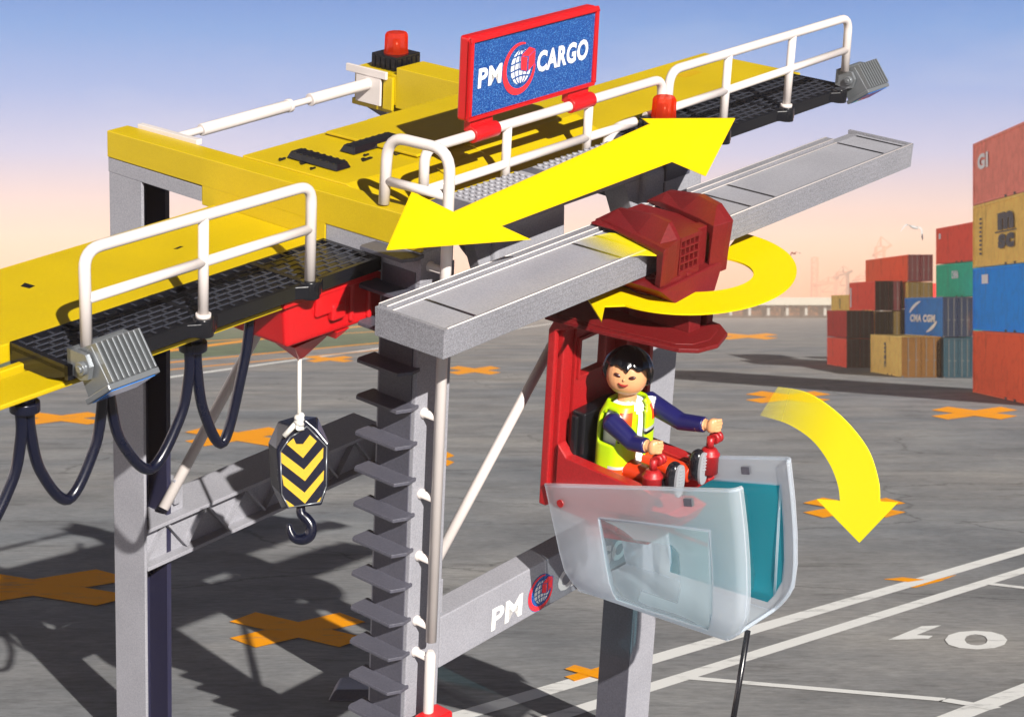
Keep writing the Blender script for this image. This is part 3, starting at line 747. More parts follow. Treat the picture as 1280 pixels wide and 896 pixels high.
bm = BM(); c = shp(sa0, .07, .16); cyl(bm, c + A * -.016, c + A * .02, .028, 16)
obj('hinge_pin', bm, M['cabred'], cab)
for a in (sa0 - .014, sa1 - .014):
    bm = BM(); addpoly(bm, [shp(a, .74, .06), shp(a, .78, .06), shp(a, .78, .11), shp(a, .74, .11)], [shp(a + .028, .74, .06), shp(a + .028, .78, .06), shp(a + .028, .78, .11), shp(a + .028, .74, .11)]); obj('latch_slot', bm, M['dgrey'], cab)
tp, bt = K(2.04, -1.0, -2.44), None
p2 = W(905, 960, 13.6); bm = BM(); tube(bm, [tp, W(917, 896, 13.7), Vector((p2.x, 13.8, -.05))], .021, 10); obj('hanging_cable', bm, M['black'], cab)

# =================================================================== the operator (toy figure, seated)
def join_parts(parts, res=.006, smooth_it=4):
    """parts: list of (bmesh builder, material index) -> one continuous remeshed surface with material regions"""
    bm = BM(); src = []
    for fn, mi in parts:
        n0 = len(bm.verts); fn(bm); bm.verts.ensure_lookup_table()
        for v in bm.verts[n0:]: src.append((v.co.copy(), mi))
        for f in bm.faces:
            if all(v.index == -1 or v.index >= n0 for v in f.verts): pass
    bmesh.ops.recalc_face_normals(bm, faces=bm.faces)
    return bm
def ell(bm, c, rx, ry, rz, X, Y, Z, nu=20, nv=12, mi=0, pw=1.0):
    """ellipsoid with its own axes; pw < 1 makes it boxier"""
    def s(v): return math.copysign(abs(v) ** pw, v)
    rings = []
    for j in range(1, nv):
        ph = -PI / 2 + PI * j / nv; ch, sh = s(math.cos(ph)), s(math.sin(ph))
        rings.append([bm.verts.new(c + X * (rx * ch * s(math.cos(2 * PI * k / nu))) + Y * (ry * ch * s(math.sin(2 * PI * k / nu))) + Z * rz * sh) for k in range(nu)])
    lo = bm.verts.new(c - Z * rz); hi = bm.verts.new(c + Z * rz)
    for i in range(len(rings) - 1):
        for k in range(nu):
            f = bm.faces.new((rings[i][k], rings[i][(k + 1) % nu], rings[i + 1][(k + 1) % nu], rings[i + 1][k])); f.smooth = True; f.material_index = mi
    for k in range(nu):
        f = bm.faces.new((lo, rings[0][(k + 1) % nu], rings[0][k])); f.smooth = True; f.material_index = mi
        f = bm.faces.new((hi, rings[-1][k], rings[-1][(k + 1) % nu])); f.smooth = True; f.material_index = mi
Fd = (-B); Rt = A; Up = U          # torso axes: forward, toward the figure's left arm, up
def P(x, y, z): return K(2.0 + x, .10 - y, -1.62 + z)      # x across, y forward, z above the seat
person = thing('person', 'dark haired person in lime safety vest seated in the red cab, hands on two levers', 'person', P(0, 0, 0))
body_src = []
def region(bm, n0, mi):
    for f in list(bm.faces)[n0:]: f.material_index = mi
bm = BM()
# materials: 0 skin 1 sleeve 2 shirt 3 trousers
def seg(pts, rad, mi, s=16):
    n0 = len(bm.faces); tube(bm, pts, rad, s); bm.faces.ensure_lookup_table(); region(bm, n0, mi)
hc = P(-.035, .01, .73)
face_f = Vector((-.16, -.98, -.08)).normalized(); face_u = (U - face_f * U.dot(face_f) + Vector((.10, 0, 0))).normalized(); face_u = (face_u - face_f * face_u.dot(face_f)).normalized()
face_r = face_f.cross(face_u).normalized()            # towards picture left/right
ell(bm, hc, .142, .138, .148, face_r, face_f, face_u, 28, 16, 0, .86)
seg([P(0, 0, .44), P(-.01, 0, .64)], [.07, .06], 0)
n0 = len(bm.faces); addp = [(-.15, -.09), (.15, -.09), (.17, .0), (.15, .09), (-.15, .09), (-.17, 0)]
ell(bm, P(0, 0, .25), .172, .10, .29, Rt, Fd, Up, 24, 14, 2, .55)
for s_, hand, sh in ((-1, P(-.20, .375, .36), P(-.20, .02, .44)), (1, P(.235, .535, .42), P(.20, .02, .46))):
    el = sh * .45 + hand * .55 + Up * -.055
    wr = hand + (el - hand).normalized() * .045
    seg([sh + (sh - el).normalized() * .035, sh, el, wr + (el - wr).normalized() * .01, wr], [.045, .075, .062, .055, .050], 1)
    seg([wr + (el - wr).normalized() * .02, wr, hand + (wr - hand) * .5], [.034, .034, .036], 0)
    # cupped hand: palm with four fingers and a thumb closing round the lever
    d = (hand - wr).normalized(); c = hand + d * .012
    ell(bm, c, .040, .032, .052, Rt, d, Up, 14, 10, 0, .8)
    for q in range(4):
        zz_ = .036 - .024 * q; ln = (.030, .036, .034, .026)[q]
        seg([c + Up * zz_ + d * .01, c + Up * zz_ + d * .035 + Rt * .012, c + Up * (zz_ - .003) + d * (.045) + Rt * (.012 + ln)], [.0135, .0130, .0115], 0, 8)
    seg([c + Up * .02 - d * .0, c + Up * .03 + Rt * .028 - d * .012, c + Up * .026 + Rt * .05 + d * .004], [.015, .014, .012], 0, 8)
for s_, x0, x1 in ((-1, -.085, -.09), (1, .085, .15)):
    seg([P(x0, -.06, .06), P(x0, .06, .075), P((x0 + x1) / 2, .28, .085), P(x1, .46, .07)], [.075, .085, .07, .062], 3)
srcv = [(f.calc_center_median(), f.material_index) for f in bm.faces]
kd = KDTree(len(srcv))
for i, (c, m) in enumerate(srcv): kd.insert(c, i)
kd.balance()
bd = obj('person_body', bm, [M['skin'], M['sleeve'], M['shirt'], M['trousers']], person)
rm = bd.modifiers.new('r', 'REMESH'); rm.mode = 'VOXEL'; rm.voxel_size = .0065; rm.use_smooth_shade = True
dg = bpy.context.evaluated_depsgraph_get(); ev = bd.evaluated_get(dg); me2 = bpy.data.meshes.new_from_object(ev)
bd.modifiers.clear(); old = bd.data; bd.data = me2
me2.materials.clear()
for m in ('skin', 'sleeve', 'shirt', 'trousers'): me2.materials.append(M[m])
offp = person.location
for p in me2.polygons:
    _, i, _ = kd.find(C0 + (p.center + offp - C0) / NEAR); p.material_index = srcv[i][1]; p.use_smooth = True
cs = bd.modifiers.new('s', 'SMOOTH'); cs.iterations = 3; cs.factor = .4
# face
bm = BM()
def fpt(x, z, d=.139):
    v = face_r * x + face_u * z
    y = math.sqrt(max(0, 1 - (x / .15) ** 2 - (z / .19) ** 2)) * d
    return hc + v + face_f * y
sgn = 1 if face_r.x > 0 else -1
for ex in (-.052, .046):
    bm = BM(); ell(bm, fpt(sgn * ex, -.012), .027, .008, .014, (face_r + face_u * .25 * (1 if ex > 0 else -1) * sgn).normalized(), face_f, face_u, 14, 8, 0)
    obj('eye', bm, M['eye'], person)
bm = BM()
pts = [fpt(sgn * (-.004 + .034 * t), -.062 - .014 * (1 - t * t), .146) for t in (-1, -.5, 0, .5, 1)]
tube(bm, curve(pts, 4), [.003 + .006 * math.sin(PI * i / 16) for i in range(17)], 8)
obj('mouth', bm, M['mouth'], person)
bm = BM(); ell(bm, fpt(sgn * -.004, -.034, .144), .009, .008, .010, face_r, face_f, face_u, 12, 8); obj('nose', bm, M['skin'], person)
for s in (-1, 1):
    bm = BM(); ell(bm, hc + face_r * s * .142 - face_u * .02, .012, .022, .028, face_r, face_f, face_u, 12, 8); obj('ear', bm, M['skin'], person)
# hair: cap with locks and a ragged fringe
bm = BM(); nu, nv = 96, 22; rings = []
for j in range(nv + 1):
    rg = []
    for k in range(nu):
        th = 2 * PI * k / nu                                  # 0 = to picture right; front = where face_f is
        fr = math.cos(th)                                     # 1 at the front
        side = math.sin(th) * sgn
        low = -.075 if fr < .1 else (-.075 + (.105) * min(1, (fr - .1) / .35))
        low += .020 * abs(math.sin(th * 4.5 + .6)) * (1 if fr > .3 else .35) - (.012 if fr > .3 else 0)
        low -= .035 * max(0, 1 - abs(side + .05) / .12) * (fr > .5)
        phl = math.asin(max(-.95, min(.95, low / .175)))
        ph = phl + (PI / 2 - phl) * j / nv
        groove = 1 + .022 * math.sin(th * 17 + 3 * math.sin(ph * 2)) * math.cos(ph) + .012 * math.sin(th * 31)
        r = .169 * groove * (1 - .10 * (j == 0))
        v = face_f * (r * 1.0 * math.cos(ph) * math.cos(th)) + face_r * (sgn * r * 1.02 * math.cos(ph) * math.sin(th)) + face_u * (.178 * math.sin(ph) * (1 + .03 * math.sin(th * 9) * math.cos(ph)))
        rg.append(bm.verts.new(hc + v + face_u * .012))
    rings.append(rg)
for i in range(nv):
    for k in range(nu):
        f = bm.faces.new((rings[i][k], rings[i][(k + 1) % nu], rings[i + 1][(k + 1) % nu], rings[i + 1][k])); f.smooth = True
low2 = [bm.verts.new(hc + (v.co - hc) * .86) for v in rings[0]]
for k in range(nu): bm.faces.new((rings[0][k], low2[k], low2[(k + 1) % nu], rings[0][(k + 1) % nu])).smooth = True
obj('hair', bm, M['hair'], person)
# vest: open fronted shell of panels over the torso
bm = BM()
def vs(th, z, g=0.):
    """torso surface point; th 0 = front"""
    t = (z - .25) / .30; r = max(0, 1 - abs(t) ** 3.2) ** .38
    c, s_ = math.cos(th), math.sin(th); sp = lambda v: math.copysign(abs(v) ** .6, v)
    wid = .198 - .035 * max(0, (z - .38) / .15); dep = .118
    r = .80 + .20 * min(1, r * 1.2)
    if z > .44: r *= 1 - 2.2 * (z - .44) 
    flare = 1 + .05 * max(0, (.12 - z) / .12)
    return P(sp(s_) * (wid * r * flare + g), sp(c) * (dep * r * flare + g), z)
nth, nz = 64, 26; zs = [-.03 + .56 * i / nz for i in range(nz + 1)]
V = [[bm.verts.new(vs(2 * PI * k / nth, z)) for k in range(nth)] for z in zs]
for i in range(nz):
    for k in range(nth):
        th = 2 * PI * (k + .5) / nth; z = (zs[i] + zs[i + 1]) / 2; tt = th if th <= PI else th - 2 * PI
        if abs(tt) < .16 and z > .05 and not (z > .5): pass
        if abs(tt) < .05 + max(0, (z - .43) * 3.0): continue                      # open front, V neck
        if abs(abs(tt) - PI / 2) < .42 and .27 < z < .50 - abs(abs(tt) - PI / 2) * .1: continue     # arm holes
        at = abs(tt); mi = 0
        if .37 < z < .49 and .35 < at < 1.2: mi = 1
        elif .315 < z < .345 and at < 1.15: mi = 2
        elif .295 < z < .31 and at < 1.1: mi = 3
        elif .02 < z < .10 and at < 1.5: mi = 1
        elif .10 < z < .12 and at < 1.5: mi = 2
        f = bm.faces.new((V[i][k], V[i][(k + 1) % nth], V[i + 1][(k + 1) % nth], V[i + 1][k])); f.smooth = True; f.material_index = mi
ve = obj('safety_vest', bm, [M['vest'], M['orange'], M['reflect'], M['black']], person)
sm = ve.modifiers.new('s', 'SOLIDIFY'); sm.thickness = .02; sm.offset = 1
# boots: upright, soles forward
for x, rot in ((-.10, -.0), (.165, .1)):
    bm = BM(); c0 = P(x, .50, .125)
    ell(bm, c0 + Up * .02, .058, .052, .112, Rt, Fd, Up, 16, 12, 0, .75)
    ell(bm, c0 - Fd * .05 - Up * .045, .052, .078, .052, Rt, Fd, Up, 16, 10, 0, .8)
    bt_ = obj('boot', bm, M['boot'], person)
    bm = BM(); cc = c0 + Fd * .052
    ol = [(.047 * math.copysign(abs(math.cos(t)) ** .7, math.cos(t)),   .115 * math.sin(t)) for t in [2 * PI * k / 24 for k in range(24)]]
    addpoly(bm, [cc + Rt * x_ + Up * (y_ + .01) + Fd * .008 for x_, y_ in ol], [cc + Rt * x_ + Up * (y_ + .01) - Fd * .015 for x_, y_ in ol])
    for q in range(5):
        zq = .08 - .022 * q + .01; addpoly(bm, [cc + Rt * x_ + Up * (zq + y_) + Fd * .014 for x_, y_ in ((-.02, -.005), (.02, -.005), (.02, .005), (-.02, .005))],
                                    [cc + Rt * x_ + Up * (zq + y_) for x_, y_ in ((-.02, -.005), (.02, -.005), (.02, .005), (-.02, .005))])
    obj('sole', bm, M['sole'], bt_, .003)

# =================================================================== direction arrows
def fade_mat(name, p0, p1):
    """yellow film that turns clear towards one end (object axis from p0 clear to p1 solid, world positions)"""
    m, nt, b, o = newmat(name); b.inputs['Base Color'].default_value = (*hexc('ecdc00'), 1); b.inputs['Roughness'].default_value = .6
    g = nt.nodes.new('ShaderNodeNewGeometry'); d = (p1 - p0); L2 = d.length_squared
    vm = nt.nodes.new('ShaderNodeVectorMath'); vm.operation = 'SUBTRACT'; vm.inputs[1].default_value = p0
    vd = nt.nodes.new('ShaderNodeVectorMath'); vd.operation = 'DOT_PRODUCT'; vd.inputs[1].default_value = d / L2
    nt.links.new(g.outputs['Position'], vm.inputs[0]); nt.links.new(vm.outputs[0], vd.inputs[0])
    mr = nt.nodes.new('ShaderNodeMapRange'); mr.interpolation_type = 'SMOOTHSTEP'; nt.links.new(vd.outputs['Value'], mr.inputs[0])
    tr = nt.nodes.new('ShaderNodeBsdfTransparent'); mx = nt.nodes.new('ShaderNodeMixShader')
    nt.links.new(mr.outputs[0], mx.inputs[0]); nt.links.new(tr.outputs[0], mx.inputs[1]); nt.links.new(b.outputs[0], mx.inputs[2]); nt.links.new(mx.outputs[0], o.inputs[0]); return m
gA = 'yellow direction arrows around the crane'
bm = BM(); ap = [(-.21, .48), (-.007, .782), (.366, .571), (2.30, .721), (2.206, .778), (3.292, .559), (2.984, .209), (2.569, .403), (.81, .377), (1.106, .216)]
ap = [(-.205, .478), (-.005, .782), (.366, .572), (2.29, .722), (2.20, .778), (3.292, .562), (2.984, .209), (2.569, .403), (.81, .377), (1.106, .216)]
prism(bm, ap, 'b', .30, .285)
o = obj('direction_arrow', bm, M['arrow'], None, origin=K(1.5, .3, .45))
tag(o, 'long double headed yellow arrow floating above the runway beam in front of the railing', 'arrow', gA)
# swivel arrow: ring round the stem, its tail rising over the beam
def ringpt(t, rad): return None
bm = BM()
outer = [(723, 354), (752, 400), (783, 386)]
E0, E1 = [], []
import math as _m
def onu(px, py, u):
    r = Vector(((px - 640) / FPX, 1, (385 - py) / FPX)); c = Vector((0, 0, HC))
    n = A.cross(B); return c + r * ((K(0, 0, u) - c).dot(n) / r.dot(n))
def pxarc(cx, cy, rx, ry, a0, a1, n): return [(cx + rx * _m.cos(_m.radians(a0 + (a1 - a0) * i / n)), cy + ry * _m.sin(_m.radians(a0 + (a1 - a0) * i / n))) for i in range(n + 1)]
out = pxarc(862, 338, 134, 54, -62, 127, 40); inn = pxarc(866, 342, 76, 23, -62, 127, 40)
# outer and inner borders lie on one horizontal plane of the crane
top = [onu(x, y, -.32) for x, y in out]; bot = [onu(x, y, -.32) for x, y in inn]
def slab(bm, L, R, th=.012):
    n = len(L); d = U * th
    v = [[bm.verts.new(p) for p in (L[i], R[i], R[i] - d, L[i] - d)] for i in range(n)]
    for i in range(n - 1):
        for k in range(4): bm.faces.new((v[i][k], v[i][(k + 1) % 4], v[i + 1][(k + 1) % 4], v[i + 1][k]))
    bm.faces.new(v[0]); bm.faces.new(list(reversed(v[-1])))
slab(bm, top, bot)
hd = [out[-1], (756, 374 + 8), (752, 401), (723, 354), (795, 352), inn[-1]]
hp2 = [onu(x, y, -.32) for x, y in hd]; addpoly(bm, hp2, [p - U * .012 for p in hp2])
swv = obj('direction_arrow', bm, M['arrow'], None, origin=K(2.1, -.3, -.32))
tag(swv, 'curved yellow swivel arrow ringing the red stem between trolley and cab', 'arrow', gA)
bm = BM()
tl = [(826, 319), (800, 318), (770, 322), (735, 330)]; tr_ = [(826, 303), (795, 294), (762, 291), (720, 300)]
slab(bm, [onu(x, y, .006) for x, y in tl], [onu(x, y, .006) for x, y in tr_], .008)
o = obj('arrow_tail', bm, fade_mat('arrow_tail_film', onu(715, 320, 0), onu(815, 305, 0)), swv)
# tipping arrow beside the windscreen
bm = BM()
def onv(px, py, a=2.30):
    r = Vector(((px - 640) / FPX, 1, (385 - py) / FPX)); c = Vector((0, 0, HC)); n = B.cross(U)
    return c + r * ((K(a, 0, 0) - c).dot(n) / r.dot(n))
outp = curve([Vector((x, y, 0)) for x, y in ((972, 484), (1010, 492), (1050, 520), (1083, 560), (1097, 600), (1099, 627))], 6)
innp = curve([Vector((x, y, 0)) for x, y in ((950, 519), (985, 530), (1015, 550), (1036, 578), (1047, 605), (1050, 626))], 6)
L = [onv(p.x, p.y) for p in outp]; R = [onv(p.x, p.y) for p in innp]
n = len(L); d = A * .012
v = [[bm.verts.new(p) for p in (L[i], R[i], R[i] + d, L[i] + d)] for i in range(n)]
for i in range(n - 1):
    for k in range(4): bm.faces.new((v[i][k], v[i][(k + 1) % 4], v[i + 1][(k + 1) % 4], v[i + 1][k]))
bm.faces.new(v[0]); bm.faces.new(list(reversed(v[-1])))
hp3 = [onv(x, y) for x, y in ((1098.8, 627), (1122, 628), (1074, 678), (1021, 624), (1050.2, 626))]; addpoly(bm, hp3, [p + d for p in hp3])
o = obj('direction_arrow', bm, fade_mat('arrow_film', onv(945, 490), onv(1075, 562)), None, origin=onv(1060, 600))
tag(o, 'curved yellow arrow fading at its tail and pointing down beside the milky windscreen', 'arrow', gA)

# =================================================================== CONTAINERS
NEAR = 1.0
def paint(name, col, rust=.25):
    m = plastic(name, col, .8, .05, .1, 6, spec=.15, var=.10)
    nt = m.node_tree; b = [n for n in nt.nodes if n.type == 'BSDF_PRINCIPLED'][0]
    src = b.inputs['Base Color'].links[0].from_socket
    n = nt.nodes.new('ShaderNodeTexNoise'); n.inputs['Scale'].default_value = 1.6; n.inputs['Detail'].default_value = 8
    tc = nt.nodes.new('ShaderNodeTexCoord'); mp = nt.nodes.new('ShaderNodeMapping'); mp.inputs['Scale'].default_value = (1, 1, .25)
    nt.links.new(tc.outputs['Object'], mp.inputs[0]); nt.links.new(mp.outputs[0], n.inputs[0])
    cr = nt.nodes.new('ShaderNodeValToRGB'); cr.color_ramp.elements[0].position = .60; cr.color_ramp.elements[1].position = .72
    cr.color_ramp.elements[0].color = (0, 0, 0, 1); cr.color_ramp.elements[1].color = (rust, rust, rust, 1)
    nt.links.new(n.outputs[0], cr.inputs[0])
    mx = nt.nodes.new('ShaderNodeMix'); mx.data_type = 'RGBA'; mx.inputs['B'].default_value = (.16, .07, .03, 1)
    nt.links.new(cr.outputs[0], mx.inputs['Factor']); nt.links.new(src, mx.inputs['A']); nt.links.new(mx.outputs['Result'], b.inputs['Base Color'])
    return m
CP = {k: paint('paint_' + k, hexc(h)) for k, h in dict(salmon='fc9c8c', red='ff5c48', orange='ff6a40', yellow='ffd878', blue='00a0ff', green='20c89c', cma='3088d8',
      shaded_red='3c1014', olive='463612', shaded_blue='101c2e', tealdark='14303a', shaded_yellow='543610', scarlet='c83a38').items()}  # dark end colours have the shade of the door ends painted in
RUB = plastic('container_black', hexc('17161a'), .6)
STEEL = plastic('container_steel', hexc('565450'), .85, spec=.1)
gC = 'shipping containers stacked on the yard'
def container(label, near, z0, h, wd, L, dirv, side, end, deco=None, name='shipping_container'):
    """near: ground point of the near left vertical corner, dirv: unit direction of the long side going away, wd: width to the right"""
    X = Vector((dirv[1], -dirv[0], 0)).normalized(); Yv = Vector((dirv[0], dirv[1], 0)).normalized(); Z = Vector((0, 0, 1))
    org = Vector((near.x, near.y, z0))
    root = thing(name, label, 'container', org + X * wd / 2 + Yv * L / 2, gC)
    def T(x, y, z): return org + X * x + Yv * y + Z * z
    def bx(bm, x0, x1, y0, y1, z0_, z1_, mi=0): addpoly(bm, [T(x0, y0, z1_), T(x1, y0, z1_), T(x1, y1, z1_), T(x0, y1, z1_)], [T(x0, y0, z0_), T(x1, y0, z0_), T(x1, y1, z0_), T(x0, y1, z0_)], mi)
    s = h / 2.5; p = .10 * s
    bm = BM()                                             # corrugated long walls and roof
    for xw, sg in ((.03 * s, 1), (wd - .03 * s, -1)):
        y = p; pts = []; stp = .28 * s; k_ = 0
        while y < L - p:
            pts += [(xw, y), (xw, y + stp * .3), (xw + sg * .05 * s, y + stp * .5), (xw + sg * .05 * s, y + stp * .8)]; y += stp
        pts.append((xw, L - p))
        pts = [q for q in pts if q[1] <= L - p]
        lo = [bm.verts.new(T(x, yy, p)) for x, yy in pts]; hi = [bm.verts.new(T(x, yy, h - p)) for x, yy in pts]
        for i in range(len(pts) - 1): bm.faces.new((lo[i], lo[i + 1], hi[i + 1], hi[i]))
    flat(bm, [T(.02, .02, h - .03), T(wd - .02, .02, h - .03), T(wd - .02, L - .02, h - .03), T(.02, L - .02, h - .03)])
    flat(bm, [T(.02, L - .04, .05), T(wd - .02, L - .04, .05), T(wd - .02, L - .04, h - .03), T(.02, L - .04, h - .03)])
    obj('container_walls', bm, side, root)
    bm = BM()
    for x in (0, wd - p):
        for y in (0, L - p): bx(bm, x, x + p, y, y + p, 0, h)
        bx(bm, x, x + p, p, L - p, h - p, h); bx(bm, x, x + p, p, L - p, .02, p)
    for y in (0, L - p): bx(bm, p, wd - p, y, y + p, h - p, h); bx(bm, p, wd - p, y, y + p, .02, p)
    obj('container_frame', bm, side, root)
    bm = BM()
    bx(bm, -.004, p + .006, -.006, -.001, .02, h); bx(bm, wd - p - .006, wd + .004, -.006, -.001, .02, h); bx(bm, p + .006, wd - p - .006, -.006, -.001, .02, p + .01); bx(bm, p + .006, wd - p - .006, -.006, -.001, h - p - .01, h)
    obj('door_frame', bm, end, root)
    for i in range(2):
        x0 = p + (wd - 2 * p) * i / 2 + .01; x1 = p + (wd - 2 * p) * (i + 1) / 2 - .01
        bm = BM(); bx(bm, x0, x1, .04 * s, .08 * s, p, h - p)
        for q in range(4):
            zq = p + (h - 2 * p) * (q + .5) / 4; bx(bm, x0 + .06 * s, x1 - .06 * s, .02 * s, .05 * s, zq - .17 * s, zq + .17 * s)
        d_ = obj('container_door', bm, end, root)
        bm = BM()
        for q in (.28, .72):
            xx = x0 + (x1 - x0) * q; bx(bm, xx - .018 * s, xx + .018 * s, -.01, .02 * s - .002, .06 * s, h - .06 * s)
            bx(bm, xx - .05 * s, xx + .12 * s, -.02, -.011, h * .42, h * .42 + .05 * s)
        obj('lock_rod', bm, STEEL, d_)
    for yy in (L * .28, L * .42): bm = BM(); bx(bm, -.012, .01, yy, yy + .35 * s, 0.01, .10 * s); obj('fork_pocket', bm, RUB, root)
    for x in (0, wd - .12 * s): bm = BM(); bx(bm, x - .005, x + .125 * s, -.012, .13 * s, 0, .10 * s); obj('corner_fitting', bm, RUB, root)
    if deco: deco(root, T, h, L, wd, s, -Yv, Z, -X)
    return root
MT = {k: plastic('letter_' + k, hexc(h), .6) for k, h in dict(w='f4f4f2', k='2a2f3a').items()}
# lettering on the left wall: writing runs toward the near end
def deco_msc(y, size, vertical=False):
    def fn(root, T, h, L, wd, s, away, Z, X):
        bm = BM()
        if vertical:
            text_bm(bm, 'msc', T(-.012, y, h * .82), Vector((0, 0, -1)), away, size * .6, h * .62, 0, .004, 0, .05)
        else:
            text_bm(bm, 'm', T(-.012, y, h * .52), away, Z, size * .62, size * 1.15, 0, .004, 0, .06)
            text_bm(bm, 'sc', T(-.012, y, h * .20), away, Z, size * .58, size * 1.1, 0, .004, 0, .06)
            flat(bm, [T(-.016, y + .25, h * .48), T(-.016, y - size * 1.3, h * .48), T(-.016, y - size * 1.3, h * .505), T(-.016, y + .25, h * .505)])
        obj('wall_lettering', bm, MT['k'], root)
    return fn
def deco_box(y, w_, z, hh, letters=None, col='w'):
    def fn(root, T, h, L, wd, s, away, Z, X):
        bm = BM()
        if letters: text_bm(bm, letters, T(-.012, y, z), away, Z, hh, w_, 0, .004, 0, .05)
        else: flat(bm, [T(-.014, y, z), T(-.014, y - w_, z), T(-.014, y - w_, z + hh), T(-.014, y, z + hh)])
        obj('wall_lettering', bm, MT[col], root)
    return fn
def deco_cma(root, T, h, L, wd, s, away, Z, X):
    bm = BM(); text_bm(bm, 'CMA CGM', T(-.012, L * .84, h * .36), away, Z, h * .20, L * .66, 0, .004, .1, .06)
    for sg, a0, a1 in ((1, 100, 165), (-1, 285, 345)):
        for i in range(10):
            t0, t1 = math.radians(a0 + (a1 - a0) * i / 10), math.radians(a0 + (a1 - a0) * (i + 1) / 10); w0 = .03 + .05 * math.sin(PI * i / 10); w1 = .03 + .05 * math.sin(PI * (i + 1) / 10)
            q = lambda t, r: T(-.014, L * .5 - math.cos(t) * L * r * .9, h * .5 + math.sin(t) * h * r)
            flat(bm, [q(t0, .42), q(t1, .42), q(t1, .42 - w1), q(t0, .42 - w0)])
    obj('wall_lettering', bm, MT['w'], root)
def deco_msc7(root, T, h, L, wd, s, away, Z, X):
    bm = BM(); text_bm(bm, 'm', T(-.012, 6.7, 1.32), away, Z, .66, 3.0, 0, .004, 0, .07); text_bm(bm, 'sc', T(-.012, 6.6, .62), away, Z, .55, 3.0, 0, .004, 0, .07)
    flat(bm, [T(-.016, 7.2, 1.23), T(-.016, 3.2, 1.23), T(-.016, 3.2, 1.28), T(-.016, 7.2, 1.28)])
    for i in range(9): flat(bm, [T(-.016, 10.4, .5 + .17 * i), T(-.016, 9.9, .5 + .17 * i), T(-.016, 9.9, .58 + .17 * i), T(-.016, 10.4, .58 + .17 * i)])
    obj('wall_lettering', bm, MT['k'], root)
# foreground stack of four
c7 = G(1216, 490.5); h7 = 2.50
d7 = (.045, 1.0)
lab7 = ['orange red container standing on the ground at the bottom of the tallest right hand stack', 'bright blue container second from the ground in the tallest right hand stack',
        'yellow container with dark letters msc near the top of the tallest stack', 'faded salmon red container on the very top of the tallest right hand stack']
d7v = Vector((-d7[0], -d7[1], 0)).normalized()
def near7(): return c7 + d7v * 11.9
# the visible far corner is at px 1216: the box runs from there toward the camera, so its near end is outside the picture
for i, (cl, dec) in enumerate((('orange', None), ('blue', deco_box(9.9, 1.3, 1.85, .36)), ('yellow', deco_msc7), ('salmon', deco_box(10.8, 2.2, 1.35, .62, 'GI')))):
    container(lab7[i], near7(), h7 * i, h7 - .006, 2.44, 11.9, (d7[0] , d7[1]), CP[cl], CP[cl], dec)
def stackpt(px, py): return G(px, py)
dv = (.0, 1.)
def put(label, px, pybase, ytop, ybot, pxr, L, side, end, deco=None):
    g = G(px, pybase); Y = g.y; z0 = HC + (385 - ybot) / FPX * Y; z1 = HC + (385 - ytop) / FPX * Y
    wd = (pxr - px) / FPX * Y
    z0 = max(z0, 0.0)
    return container(label, g, z0, z1 - z0 - .01, wd, L, dv, CP[side], CP[end], deco)
put('red container with maroon doors at the bottom left corner of the stacks', 1058.5, 460, 423.5, 460, 1092, 7.2, 'red', 'shaded_red')
put('red container with plain dark maroon end, second level above the bottom left one', 1058.5, 460, 388, 423, 1092, 7.2, 'scarlet', 'shaded_red')
put('yellow container with msc letters and brown doors on the ground before the stacks', 1127, 472, 420.5, 472, 1176, 8.6, 'yellow', 'shaded_yellow', deco_msc(4.6, .75, True))
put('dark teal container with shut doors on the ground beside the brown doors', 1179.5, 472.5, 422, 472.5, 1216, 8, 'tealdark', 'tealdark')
put('blue container with large white CMA CGM lettering and shade-darkened navy doors', 1178.5, 472, 371, 421.5, 1216, 9.6, 'cma', 'shaded_blue', deco_cma)
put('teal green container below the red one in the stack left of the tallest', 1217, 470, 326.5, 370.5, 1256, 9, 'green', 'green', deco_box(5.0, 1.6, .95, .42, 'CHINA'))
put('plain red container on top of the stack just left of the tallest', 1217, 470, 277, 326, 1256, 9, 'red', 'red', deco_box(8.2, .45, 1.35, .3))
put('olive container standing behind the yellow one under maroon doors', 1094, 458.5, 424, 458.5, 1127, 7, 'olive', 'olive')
put('olive container with shade-darkened doors at second level under the maroon doors', 1094, 458.5, 389, 423.5, 1127, 7, 'yellow', 'olive')
put('red container with maroon doors at third level, left of centre', 1094, 458.5, 351, 388.5, 1128, 9.0, 'red', 'shaded_red', deco_box(8.6, .4, .2, 1.2))
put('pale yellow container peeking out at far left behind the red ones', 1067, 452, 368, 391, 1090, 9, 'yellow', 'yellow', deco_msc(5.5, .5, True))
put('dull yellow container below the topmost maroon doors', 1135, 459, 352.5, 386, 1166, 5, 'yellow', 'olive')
put('orange red container with maroon doors, highest of the middle stack', 1135, 459, 318, 352, 1166, 14, 'orange', 'shaded_red')
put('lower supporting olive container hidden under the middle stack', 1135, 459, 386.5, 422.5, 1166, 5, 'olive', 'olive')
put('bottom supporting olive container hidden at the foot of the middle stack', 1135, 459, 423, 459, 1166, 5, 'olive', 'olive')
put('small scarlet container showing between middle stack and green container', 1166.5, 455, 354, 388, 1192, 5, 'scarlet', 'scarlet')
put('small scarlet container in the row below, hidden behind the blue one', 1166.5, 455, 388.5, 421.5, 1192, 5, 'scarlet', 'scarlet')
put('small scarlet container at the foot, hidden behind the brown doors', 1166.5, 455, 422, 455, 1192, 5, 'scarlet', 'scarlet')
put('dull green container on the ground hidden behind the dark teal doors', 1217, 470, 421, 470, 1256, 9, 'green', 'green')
put('dull green container one level up hidden behind the shade-darkened navy doors', 1217, 470, 371, 420.5, 1256, 9, 'green', 'green')

